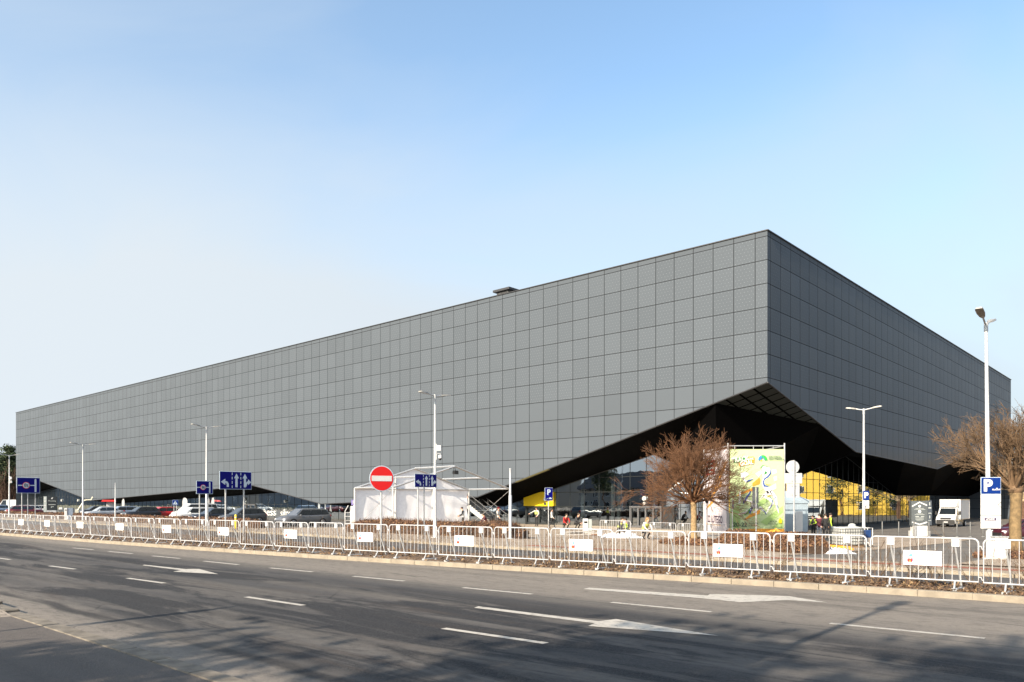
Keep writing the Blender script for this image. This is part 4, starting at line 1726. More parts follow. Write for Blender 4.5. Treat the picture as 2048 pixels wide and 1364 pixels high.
def right_far_trees():
    for i, (px, Y, h, lb) in enumerate(((2046, 118, 3.4, 'pale leafless tree behind the tree at the right edge'), (2085, 125, 3.6, 'leafless tree just out of view at the right edge'))):
        x, y = atz(px, Y)
        bare_tree('bare_tree', lb, x, y, gz(x, y), 60 + i, 3.0, .3, 16, h, 4, [2, 3, 3, 3], .5, .25, PBARK, mat('pale_twigs', (.28, .2, .12), .85, var=.25), (15, 88), 'leafless trees beyond the hall', .016)

right_far_trees()

# ---------------------------------------------------------------- what stands across the road, plus three added long blocks: mirrored in the glass, casting the roadside shadows
def house(name, label, loc, rz, L, D, H, wall, floors, nwin, roof=None, gable=0.0):
    h = thing(name, label, 'building', loc, rz)
    mb = MB()
    mb.box((0, 0, H / 2), (L, D, H))
    if gable:
        for sx in (-1, 1):
            mb.face([(sx * L / 2, -D / 2, H), (sx * L / 2, D / 2, H), (sx * L / 2, 0, H + gable)])
    mb.build('wall', wall, h)
    rm = roof or mat('roof_grey', (.12, .11, .11), .8)
    mb = MB()
    if gable:
        e = .5
        for sg in (-1, 1):
            mb.add([(-L / 2 - e, sg * (D / 2 + e), H - e * gable / (D / 2)), (L / 2 + e, sg * (D / 2 + e), H - e * gable / (D / 2)), (L / 2 + e, 0, H + gable), (-L / 2 - e, 0, H + gable),
                    (-L / 2 - e, sg * (D / 2 + e), H - e * gable / (D / 2) + .15), (L / 2 + e, sg * (D / 2 + e), H - e * gable / (D / 2) + .15), (L / 2 + e, 0, H + gable + .15), (-L / 2 - e, 0, H + gable + .15)], MB.BOXF)
    else:
        mb.box((0, 0, H + .2), (L + .5, D + .5, .4))
    mb.build('roof', rm, h)
    wp = fp = None
    fh = H / floors
    for f in range(floors):
        for k in range(nwin):
            xx = -L / 2 + L * (k + .5) / nwin
            zz = fh * f + fh * .55
            if wp is None:
                mb = MB()
                mb.box((0, -.02, 0), (1.3, .06, 1.45))
                wp = mb.build('window', CARGLASS, h)
                mb = MB()
                for e in (-1, 1):
                    mb.box((e * .7, -.03, 0), (.1, .1, 1.65))
                mb.box((0, -.03, .775), (1.3, .1, .1))
                mb.box((0, -.03, -.775), (1.3, .12, .1))
                mb.box((0, -.045, 0), (.06, .05, 1.45))
                fp = mb.build('frame', WHITE, wp)
                w = wp
            else:
                w = wp.copy()
                COL.objects.link(w)
                w.parent = h
                f2 = fp.copy()
                COL.objects.link(f2)
                f2.parent = w
            w.location = (xx, -D / 2 - .01, zz)
    return h

OCHRE = mat('ochre_render', (.6, .38, .055), .85, var=.06)
p = site(178, -18, -1.2)
house('apartment_block', 'long ochre apartment block mirrored in the dark glass at right', p, ROT - pi / 2, 78, 12, 10.6, OCHRE, 3, 12)
PALEW = mat('pale_render', (.3, .28, .25), .85, var=.06)
GREYW = mat('grey_render', (.16, .16, .165), .85, var=.08)
for i, (t, s, L, H, gb, wl, nm) in enumerate(((-34, 30, 22, 6.0, 4.5, PALEW, 'pale gabled house across the road, nearest the entrance side'),
                                              (-36, 62, 26, 5.2, 0, GREYW, 'flat-roofed grey block across the road'),
                                              (-34, 98, 22, 5.0, 3.5, PALEW, 'pale gabled house across the road, next after the grey block'),
                                              (-38, 140, 40, 9.0, 0, GREYW, 'long grey block across the road at the far end'),
                                              (-38, -4, 24, 7.0, 4.0, GREYW, 'grey gabled house across the road, behind the viewpoint'), (-36, 210, 90, 10.0, 0, GREYW, 'very long grey block added out of view to darken the glass, first after the houses'), (-36, 320, 110, 10.0, 0, GREYW, 'very long grey block added out of view to darken the glass, second after the houses'), (-36, 440, 110, 10.0, 0, GREYW, 'very long grey block added out of view to darken the glass, farthest from the viewpoint'))):  # last three are added unseen to keep bright sky out of the far glass
    house('house', nm, site(t, s, -.35), ROT + radians(90), L, 11, H, wl, 2, 7, mat('roof_dark', (.07, .06, .06), .8), gb)

def across_pines():
    spec = [(-12.5, 4.9, 11.6, 3.3), (-12.5, .2, 12.4, 3.4), (-11.0, -3.6, 12.0, 3.6), (-12.5, -8, 13.2, 3.8), (-13.5, 9.4, 9.8, 2.4), (-17.5, 15.5, 9.5, 2.0),
            (-20, 24, 12, 3), (-22, 44, 13, 3), (-20, 58, 11, 3), (-22, 78, 13, 3.2), (-20, 96, 12, 3), (-23, 118, 13, 3)]
    words_ = ['behind the viewpoint', 'left of the one behind the viewpoint', 'right behind the viewpoint', 'farthest right across the road', 'small one close to the footway',
              'small one by the road sign', 'before the gabled house', 'before the grey block', 'at the corner of the grey block', 'left of the grey block', 'before the second gabled house', 'before the long grey block']
    for i, ((t, s, h, cr), w) in enumerate(zip(spec, words_)):
        q = site(t, s)
        pine('roadside pine across the road, ' + w, q.x, q.y, h, 70 + i, cr, .36, 'pines across the road', 3000 if 4 < s < 17 else 6500, .62)
    for i, (r, l) in enumerate(((106, -12.5), (103, -18), (104, -8), (100, -36), (107, -52))):
        q = site(54 + r, S0 + l)
        pine(f'pine in front of the ochre block, {ORD[i]} from its near end', q.x, q.y, 9.5 + (i % 3), 90 + i, 3.2, .25, 'pines before the ochre block', 2400, .6)

across_pines()

def unseen_posts():
    q = site(.4, 3.9)
    street_lamp('street lamp on the near footway whose shadow crosses the road', q.x, q.y, 8.0, RDIR, .11, .05, .7, .05)
    q = site(1.25, 13.35)
    s = thing('roadside_sign', 'upright sign on the near footway whose shadow crosses the kerb', 'road sign', (q.x, q.y, -.09), ROT + radians(14))
    post(s, 0, -.05, 3.1, .04)
    mb = MB()
    mb.cbox((0, -.05, 2.45), (.9, .03, 1.2), .008)
    mb.build('panel', GREYB, s)

unseen_posts()

# ---------------------------------------------------------------- marquee frame with one covered gable
def marquee():
    t1, t2, s1, s2 = 33.0, 43.2, 44.2, 39.3
    p = site(t1, s1)
    z0 = gz(*site((t1 + t2) / 2, s1)[:2])
    T = thing('marquee', 'white event tent frame with only its rear gable covered in white fabric', 'tent', (p.x - .3, p.y + .2, z0), ROT - radians(6.5))
    W, D = t2 - t1, s2 - s1                  # local x across the gable, local y (negative) towards the open bay
    ze, za = 2.73 - z0, 4.26 - z0
    bk = D                                    # y of the open front frame

    def prof(nm, a, b, w=.11, h=.13, par=T):
        mb = MB()
        a, b = Vector(a), Vector(b)
        mb.tube([a, b], [w * .62, w * .62], 4, sm=False)
        mb.build(nm, ALU, par)
    for y in (0, bk):
        prof('post', (0, y, -.1), (0, y, ze))
        if y == 0:
            prof('post', (W, y, -.1), (W, y, ze))
            prof('gable_post', (W * .33, y - .02, -.1), (W * .33, y - .02, ze + (za - ze) * .66 - .05))
            prof('gable_post', (W * .66, y - .02, -.1), (W * .66, y - .02, ze + (za - ze) * .68 - .05))
            prof('eave_beam', (0, y - .02, ze - .02), (W, y - .02, ze - .02), .09)
        prof('rafter', (0, y, ze), (W / 2, y, za))
        prof('rafter', (W, y, ze), (W / 2, y, za))
    prof('post', (W, bk, -.1), (W, bk, ze))
    for f in (0, .25, .5):
        for sgn in ((0, 1) if f < .5 else (0,)):
            x = W * f if sgn == 0 else W * (1 - f)
            z = ze + (za - ze) * (min(f, 1 - f) / .5) + .02
            prof('purlin', (x, 0, z), (x, bk, z), .1)
    for x in (0, W):
        prof('tie_rod', (x, 0, .1), (x, bk, ze - .1), .03)
    mb = MB()                                 # draped gable cloth, softly folded
    nx, nz = 40, 14
    vs = []
    for i in range(nx + 1):
        f = i / nx
        x = .08 + (W - .16) * f
        top = ze + (za - ze) * (1 - abs(2 * f - 1)) - .06
        for j in range(nz + 1):
            g = j / nz
            z = .02 + (top - .02) * g
            y = .06 + .03 * sin(x * 2.3 + z * 2.2) * (1 - g * .6) + .016 * sin(x * 6 - z * 1.3) * (1 - g) + .008 * sin(x * 13 + z * 5)
            if x > W * .72:
                y += .06 * sin(z * 6 + x * 1.2) * (x - W * .72) / W * 3
            vs.append((x, y, z))
    fs = [(i * (nz + 1) + j, (i + 1) * (nz + 1) + j, (i + 1) * (nz + 1) + j + 1, i * (nz + 1) + j + 1) for i in range(nx) for j in range(nz)]
    mb.add(vs, fs, 0, True)
    mb.build('gable_cloth', FABRICW, T)
    mb = MB()                                 # floodlight slung below the open ridge
    mb.cbox((W / 2 + .1, bk + .05, za - .42), (.42, .2, .26), .03)
    mb.tube([(W / 2, bk, za - .1), (W / 2 + .1, bk + .05, za - .3)], .02, 6)
    mb.build('floodlight', BLACK, T)
    for y in (0, bk):
        for x in (0, W):
            mb = MB()
            mb.cbox((x, y, .0), (.3, .3, .04), .005)
            mb.build('base_plate', GALV, T)

marquee()

def stepladder():
    x, y = at(936, 43.6)
    z = gz(x, y)
    L = thing('stepladder', 'aluminium stepladder at the right end of the white tent cloth', 'ladder', (x, y, z), radians(20))
    mb = MB()
    for sx in (-1, 1):
        mb.tube([(sx * .3, 0, 0), (sx * .2, .45, 2.0)], .028, 6)
    for k in range(7):
        f = (k + .6) / 7
        mb.box((0, .45 * f, 2 * f), (.58 - .2 * f, .08, .03))
    mb.build('climbing_side', ALU, L)
    mb = MB()
    for sx in (-1, 1):
        mb.tube([(sx * .3, 1.0, 0), (sx * .2, .5, 2.0)], .024, 6)
    mb.tube([(-.29, .95, .2), (.29, .95, .2)], .015, 6)
    mb.build('rear_support', ALU, L)
    mb = MB()
    mb.box((0, .48, 2.03), (.46, .26, .04))
    mb.build('top_step', mat('ladder_cap', (.5, .08, .03), .5), L)
    return x, y, z

LADDER = stepladder()

def staircase():
    x, y = at(985, 53)
    t, s = ts(x, y)
    z0 = gz(x, y)
    T = thing('exterior_staircase', 'grey outdoor stair with a pale stepped side and sloping handrails beside the tent', 'staircase', (x, y, z0), ROT)
    n, go, rise, w = 15, .29, .168, 1.9
    pale = mat('stair_stringer_pale', (.42, .41, .39), .7, var=.08)
    dk = mat('stair_tread_grey', (.11, .11, .11), .8)
    mb = MB()
    for i in range(n):
        mb.box((.1 + w / 2, go * (i + .5), rise * (i + 1) - .03), (w, go + .02, .06))
        mb.box((.1 + w / 2, go * i + .02, rise * (i + .5)), (w, .03, rise - .06))
    mb.build('treads', dk, T)
    mb = MB()
    poly = [(0, 0)]
    for i in range(n):
        poly += [(go * i, rise * (i + 1) + .03), (go * (i + 1), rise * (i + 1) + .03)]
    poly += [(go * n, rise * n - .5), (.55, 0)]
    mb.face([(0, a, b) for a, b in poly])
    mb.face([(.09, a, b) for a, b in reversed(poly)])
    for (a, b), (c, d) in zip(poly, poly[1:] + poly[:1]):
        mb.face([(0, a, b), (0.09, a, b), (.09, c, d), (0, c, d)])
    mb.build('stringer', pale, T)
    for k, xx in ((0, .12), (1, w)):
        mb = MB()
        mb.tube([(xx, -.3, .95), (xx, 0, 1.05), (xx, go * n, rise * n + 1.05), (xx, go * n + .8, rise * n + 1.05)], .03, 8)
        mb.tube([(xx, 0, .6), (xx, go * n, rise * n + .6)], .018, 6)
        for i in range(0, n + 1, 4):
            mb.tube([(xx, go * i + .1, rise * i), (xx, go * i + .1, rise * i + 1.08)], .02, 6)
        mb.tube([(xx, -.3, 0), (xx, -.3, .96)], .022, 6)
        mb.build('handrail', mat('handrail_grey', (.13, .13, .13), .5, .2), T)
    mb = MB()
    mb.box((.1 + w / 2, go * n + .75, rise * n - .06), (w, 1.5, .12))
    mb.build('landing', dk, T)

staircase()

# ---------------------------------------------------------------- banner tower
def banner_tower():
    Y = 45.0
    k = Y / F
    x0, x1 = (1456 - 1024) * k, (1569 - 1024) * k
    z0 = gz((x0 + x1) / 2, Y)
    T = thing('scaffold_tower', 'square tube scaffold carrying the green and the white banners', 'scaffold', ((x0 + x1) / 2, Y, z0), 0)
    W = x1 - x0
    Z = lambda p: zat(p, Y) - z0
    D = 5.6
    H = Z(889)
    for x in (-W / 2, W / 2):
        for y in (0, D):
            mb = MB()
            mb.tube([(x, y, 0), (x, y, H + .08)], .045, 8)
            mb.cbox((x, y, .02), (.2, .2, .04), .004)
            mb.build('upright', ALU, T)
    for z in (H - .08, H - .46, .25):
        for a, b in (((-W / 2, 0), (W / 2, 0)), ((-W / 2, D), (W / 2, D)), ((-W / 2, 0), (-W / 2, D)), ((W / 2, 0), (W / 2, D))):
            mb = MB()
            mb.tube([(a[0], a[1], z), (b[0], b[1], z)], .032, 8)
            mb.build('ledger', ALU, T)
    mb = MB()
    for kx in (-.38, -.05, .12, .3):
        mb.tube([(kx * W, 0, H - .46), (kx * W, 0, H - .08)], .02, 6, cap=False)
    mb.build('lattice_strut', ALU, T)
    mb = MB()
    mb.tube([(-W / 2, D, .4), (W / 2, D, H - .6)], .025, 6)
    mb.build('brace', ALU, T)

    # green banner
    G_ = thing('banner', 'pale green banner with white runner figures and an orange foot', 'banner', ((x0 + x1) / 2, Y - .075, z0), 0)
    q = k / 6.2                                # banner artwork was measured on a 6.2 times enlargement
    def A(X, Yp):
        return ((1400 + X / 6.2 - 1512.5) * k, Z(870 + Yp / 6.2))
    gm = mat('banner_green', (.4, .5, .26), .6, var=.06, scale=.5)
    mb = MB()
    nx, nz = 8, 10
    za, zb = Z(898.5), Z(1066)
    xa, xb = -W / 2 + .09, W / 2 - .06
    vs = [(xa + (xb - xa) * i / nx, .012 * sin(i * 1.3) * 0, zb + (za - zb) * j / nz) for i in range(nx + 1) for j in range(nz + 1)]
    mb.add(vs, [(i * (nz + 1) + j, (i + 1) * (nz + 1) + j, (i + 1) * (nz + 1) + j + 1, i * (nz + 1) + j + 1) for i in range(nx) for j in range(nz)])
    mb.box(((xa + xb) / 2, .008, (za + zb) / 2), (xb - xa, .012, za - zb))
    sheet_ = mb.build('cloth', gm, G_)
    lime = mat('banner_pale_lime', (.43, .52, .29), .6, var=.05)
    mid = mat('banner_mid_green', (.28, .41, .14), .6, var=.05)
    org = mat('banner_orange', (.58, .25, .025), .6, var=.12, scale=2)
    wht = mat('banner_white', (.6, .6, .58), .6, var=.03)
    blu = mat('banner_blue', (.01, .06, .27), .6)
    grn = mat('banner_dark_green', (.02, .2, .04), .6)
    txt = mat('banner_text', (.02, .05, .04), .6)
    lay = [-.006]

    def piece(name, m, polys=(), strokes=(), discs=()):
        mb = MB()
        y1 = lay[0]
        for P in polys:
            mb.prism([A(*p) for p in P], y1 - .003, y1)
        for P, w in strokes:
            mb.ribbon([A(*p) for p in P], [v * q for v in w] if isinstance(w, list) else w * q, y1 - .003, y1)
        for (cx, cy), rx, rz in discs:
            c = A(cx, cy)
            mb.disc(c, rz * q, y1 - .003, y1, 0, 20, rx * q)
        lay[0] -= .004
        return mb.build(name, m, G_)
    piece('pale_field', lime, [[(375, 190), (1025, 190), (1025, 560), (700, 420), (420, 520), (375, 560)]])
    piece('green_stripes', mid, [[(390, 940), (480, 860), (495, 1060), (480, 1160), (420, 1160)], [(740, 1080), (1020, 880), (1020, 960), (820, 1120)], [(880, 1150), (1020, 1040), (1020, 1150)], [(640, 880), (860, 740), (880, 790), (660, 950)]])
    piece('orange_strokes', org, [[(430, 765), (500, 715), (640, 655), (650, 690), (520, 735)], [(640, 600), (730, 525), (745, 560), (735, 610), (650, 640)], [(530, 1062), (610, 985), (740, 925), (735, 975), (600, 1030)],
                                  [(375, 1172), (700, 1160), (1038, 1165), (1038, 1225), (375, 1225)]])
    piece('runner_figure', wht, [[(770, 385), (850, 400), (875, 450), (855, 520), (800, 560), (790, 610), (850, 650), (935, 600), (940, 660), (870, 700), (900, 760), (840, 740), (780, 660), (760, 600), (775, 530), (760, 470)],
                                 [(680, 480), (745, 440), (770, 470), (720, 520), (700, 500)], [(880, 430), (935, 425), (945, 470), (890, 490)], [(905, 520), (945, 510), (950, 560), (915, 575)]],
          [([(870, 690), (930, 780), (940, 860), (970, 970)], [34, 40, 30, 10]), ([(840, 700), (790, 760), (860, 800), (900, 850), (850, 900), (820, 970)], [40, 44, 36, 26, 18, 12]), ([(790, 740), (740, 790)], [26, 10])])
    piece('second_runner', wht, [[(495, 470), (560, 450), (600, 490), (560, 520), (530, 560), (500, 520)]],
          [([(530, 540), (560, 580), (650, 540)], [26, 22, 8])])
    piece('sprinting_legs', wht, [],
          [([(470, 985), (560, 960), (640, 900), (660, 960), (740, 900)], [14, 26, 40, 26, 8]), ([(620, 700), (560, 800), (640, 830), (640, 940)], [20, 30, 30, 16]), ([(730, 890), (770, 930), (815, 970)], [30, 22, 8])])
    piece('pale_stroke', wht, [[(480, 690), (500, 700), (500, 840), (470, 860)]])
    piece('green_accents', grn, [[(785, 495), (803, 445), (832, 470)], [(535, 1000), (610, 910), (620, 960)]], [([(738, 415), (770, 380), (800, 385)], [4, 12, 4]), ([(808, 384), (842, 402)], [10, 3])])
    piece('blue_accents', blu, [], [([(866, 425), (868, 470), (835, 515), (790, 545), (775, 590), (790, 630), (845, 642)], [3, 14, 16, 12, 14, 24, 6]),
                                    ([(622, 700), (575, 770), (530, 850), (524, 780)], [12, 24, 22, 14]), ([(570, 580), (600, 565), (650, 545)], [16, 18, 3]), ([(605, 970), (628, 930), (620, 905)], [22, 16, 6]),
                                    ([(905, 735), (925, 770), (915, 800)], [4, 10, 4]), ([(860, 765), (890, 810), (880, 870), (855, 915)], [5, 9, 9, 4]), ([(745, 915), (790, 945), (815, 985)], [4, 8, 10]), ([(940, 860), (958, 890), (955, 915)], [5, 11, 4])])
    piece('orange_lines', org, [], [([(800, 605), (830, 618), (870, 615)], [3, 8, 3]), ([(820, 775), (850, 750), (880, 742)], [4, 9, 4])])
    piece('green_tab', mat('banner_logo_green', (.05, .22, .06), .6), [[(398, 296), (580, 264), (586, 318), (404, 348)]])
    piece('orange_tab', org, [[(582, 272), (655, 268), (668, 285), (664, 352), (640, 362), (480, 390), (470, 346), (586, 330)]])

    def tx(body, X, Yp, size, m, sx=1.0, tilt=0.0, al='CENTER', bold=.0):
        c = A(X, Yp)
        lay[0] -= .001
        return text('lettering', body, size * q, m, G_, (c[0], lay[0] - .004, c[1]), ext=.001, sx=sx, tilt=tilt, align=al, bold=bold)
    tx('TRACK', 490, 305, 76, wht, .86, radians(-8), bold=.012)
    tx('GOAL', 568, 350, 70, wht, .86, radians(-8), bold=.012)
    tx('ONE', 622, 296, 34, wht, .9, radians(-4), bold=.006)
    arc = lambda a0, a1, r0, r1: [(768 + r0 * cos(radians(a)), 305 - r0 * .95 * sin(radians(a))) for a in range(a0, a1 + 1, 12)] + [(768 + r1 * cos(radians(a)), 305 - r1 * .95 * sin(radians(a))) for a in range(a1, a0 - 1, -12)]
    piece('logo_green_arc', mat('logo_green', (.03, .35, .05), .6), [arc(-12, 48, 24, 56), arc(48, 108, 22, 56)])
    piece('logo_blue_arc', mat('logo_blue', (.03, .2, .55), .6), [arc(108, 192, 20, 54), [(770, 262), (790, 300), (805, 330), (780, 300)]])
    piece('logo_sun', YELLOW, [[(735, 312), (765, 312), (750, 325)]])
    for j, (b_, s_) in enumerate((('WORLD ATHLETICS', 17), ('INDOOR CHAMPIONSHIPS', 17), ('KUJAWY POMORZE 26', 19))):
        tx(b_, 840, 268 + j * 18, s_, txt, 1.0 if j != 1 else .82, al='LEFT', bold=.002)
    tx('20-22', 488, 1112, 72, txt, 1.05, bold=.006)
    tx('MARCA', 596, 1098, 34, txt, 1.0, al='LEFT')
    tx('MARCH', 596, 1126, 26, txt, 1.0, al='LEFT')
    tx('BILETY', 945, 1072, 30, txt, 1.0, al='RIGHT')
    tx('TICKETS', 945, 1102, 30, txt, 1.0, al='RIGHT')
    piece('yellow_splash', YELLOW, [[(960, 1065), (985, 1025), (1005, 1050), (1000, 1095), (970, 1090)]])
    # white banner on the side facing left
    xs = x0 - .06
    B_ = thing('banner', 'white banner with a red square and orange strokes beside the green one', 'banner', (xs, Y, z0), 0)
    H2 = Z(897)
    zb = Z(1070)
    mb = MB()
    mb.box((0, D / 2, (H2 + zb) / 2), (.012, D - .12, H2 - zb))
    mb.build('cloth', mat('banner_pinkish_white', (.6, .55, .57), .6, var=.03), B_)
    ly = lambda f: D * (1 - f)                # f runs from left (far) to right (near)

    def flat(name, m, rects, off=.008):
        mb = MB()
        for f0, f1, z0_, z1_ in rects:
            a, b = ly(f0), ly(f1)
            mb.face([(-off, a, z0_), (-off, b, z0_), (-off, b, z1_), (-off, a, z1_)])
        return mb.build(name, m, B_)
    hh = H2 - zb
    flat('red_square', RED, [(.14, .52, zb + hh * .72, zb + hh * .9)])
    flat('square_lines', wht, [(.18, .46, zb + hh * .84, zb + hh * .865), (.18, .5, zb + hh * .79, zb + hh * .815), (.22, .44, zb + hh * .745, zb + hh * .765)], .013)
    mb = MB()
    for a0, z_, a1, z2, w in ((.5, .5, .95, .78, .09), (.35, .42, .8, .58, .06), (.2, .3, .5, .38, .05)):
        ya, yb = ly(a0), ly(a1)
        mb.face([(-.009, ya, zb + hh * z_), (-.009, yb, zb + hh * z2), (-.009, yb, zb + hh * (z2 + w)), (-.009, ya, zb + hh * (z_ + w * .5))])
    mb.build('orange_strokes', org, B_)
    tt = text('lettering', '22 LUTEGO', .62, mat('banner_purple', (.03, .004, .035), .6), B_, (-.016, D * .47, zb + hh * .165), (pi / 2, 0, -pi / 2), .001, sx=1.08, bold=.012)
    flat('small_print', mat('print_pale_orange', (.8, .55, .35), .6), [(.12, .78, zb + hh * .095, zb + hh * .11)])

banner_tower()

def pavilion():
    Y = 50.5
    k = Y / F
    xr = (1616 - 1024) * k
    z0 = gz(xr - 1.5, Y)
    Z = lambda p: zat(p, Y) - z0
    w = 3.3
    T = thing('pavilion_tent', 'small grey-blue walled pavilion tent behind the right edge of the green banner', 'tent', (xr - w / 2, Y, z0), 0)
    cl = mat('pavilion_fabric', (.26, .32, .37), .6, var=.06, scale=2, bump=.2, bscale=3)
    ze, za = Z(1000), Z(972)
    mb = MB()
    nx = 10
    for i in range(nx):
        a, b = -w / 2 + w * i / nx, -w / 2 + w * (i + 1) / nx
        ya, yb = .02 * sin(i * 2.1), .02 * sin((i + 1) * 2.1)
        mb.face([(a, ya, 0.02), (b, yb, .02), (b, 0, ze), (a, 0, ze)])
    mb.face([(-w / 2, 0, 0.02), (-w / 2, 0, ze), (-w / 2, w, ze), (-w / 2, w, .02)])
    mb.face([(w / 2, 0, 0.02), (w / 2, w, 0.02), (w / 2, w, ze), (w / 2, 0, ze)])
    mb.face([(-w / 2, w, 0.02), (-w / 2, w, ze), (w / 2, w, ze), (w / 2, w, .02)])
    mb.build('side_wall', cl, T)
    mb = MB()
    e = w / 2 + .06
    P = [(-e, -.06, ze), (e, -.06, ze), (e, w + .06, ze), (-e, w + .06, ze)]
    for i in range(4):
        mb.face([P[i], P[(i + 1) % 4], (0, w / 2, za)])
        a, b = P[i], P[(i + 1) % 4]
        mb.face([a, (a[0], a[1], ze - .22), (b[0], b[1], ze - .22), b])
    mb.build('canopy', cl, T)
    mb = MB()
    for x in (-w / 2, w / 2):
        for y in (.03, w - .03):
            mb.tube([(x * .985, y, 0), (x * .985, y, ze)], .025, 6)
    mb.build('frame', GALV, T)
    x, y = atz(1598, 49.2)
    z0 = gz(x, y)
    T = thing('display_stand', 'tall narrow white display stand in front of the grey pavilion', 'display stand', (x, y, z0), 0)
    Z2 = lambda p: zat(p, y) - z0
    mb = MB()
    mb.cbox((0, 0, (Z2(1022.5) + .05) / 2), (14.5 * y / F, .05, Z2(1022.5) - .05), .008)
    pn = mb.build('panel', WHITE, T)
    mb = MB()
    mb.prism([(-.2, .15), (.2, .15), (.2, .5), (.1, .42), (-.05, .55), (-.2, .4)], -.029, -.026)
    mb.build('print', mat('pale_teal_print', (.5, .75, .68), .6), pn)
    mb = MB()
    mb.cbox((0, 0, .025), (.5, .4, .05), .01)
    mb.build('foot', GALV, T)

pavilion()

# ---------------------------------------------------------------- vehicles
def paint(name, c, metal=.0):
    return mat('car_paint_' + name, c, .28, metal, var=.02, coat=.8)

PROF = {  # L, W, H, hood start z, [roof line points as fractions: nose z, hood z, screen base x, roof front x, roof rear x, tail base x, belt z]
    'hatch': (4.2, 1.78, 1.48, dict(nose=.62, hood=.92, sb=.27, rf=.44, rr=.86, tb=.985, belt=.93, tailz=.98)),
    'estate': (4.7, 1.82, 1.5, dict(nose=.62, hood=.93, sb=.26, rf=.41, rr=.89, tb=.99, belt=.94, tailz=1.0)),
    'sedan': (4.6, 1.8, 1.44, dict(nose=.62, hood=.9, sb=.27, rf=.43, rr=.7, tb=.87, belt=.92, tailz=1.0)),
    'suv': (4.5, 1.88, 1.68, dict(nose=.78, hood=1.06, sb=.25, rf=.4, rr=.88, tb=.985, belt=1.07, tailz=1.1)),
    'van': (5.1, 1.92, 1.92, dict(nose=.8, hood=1.1, sb=.17, rf=.34, rr=.95, tb=.995, belt=1.1, tailz=1.15)),
    'panelvan': (6.2, 2.05, 2.6, dict(nose=.9, hood=1.2, sb=.14, rf=.27, rr=.985, tb=1.0, belt=1.25, tailz=1.3)),
}
CARS = {}

def wheel(par, x, y, r, w=.2):
    mb = MB()
    mb.tube([(x, y - w / 2, r), (x, y - w / 2 + .02, r), (x, y + w / 2 - .02, r), (x, y + w / 2, r)], [r * .9, r, r, r * .9], 22)
    wh = mb.build('wheel', RUBBER, par)
    mb = MB()
    sg = -1 if y < 0 else 1
    yo = y + sg * (w / 2 + .004)
    mb.tube([(x, yo - sg * .012, r), (x, yo, r)], [r * .66, r * .64], 20, 1)
    for k in range(5):
        a = 2 * pi * k / 5 + .3
        c = Vector((x, yo + sg * .006, r))
        d = Vector((cos(a), 0, sin(a)))
        mb.tube([c + d * r * .1, c + d * r * .62], [r * .13, r * .1], 4, 0)
    mb.tube([(x, yo, r), (x, yo + sg * .02, r)], [r * .17, r * .14], 10, 0)
    mb.tube([(x + r * .66 * cos(2 * pi * i / 20), yo + sg * .006, r + r * .66 * sin(2 * pi * i / 20)) for i in range(20)], r * .045, 5, 0, closed=True)
    mb.build('rim', [RIM, DARK], wh)

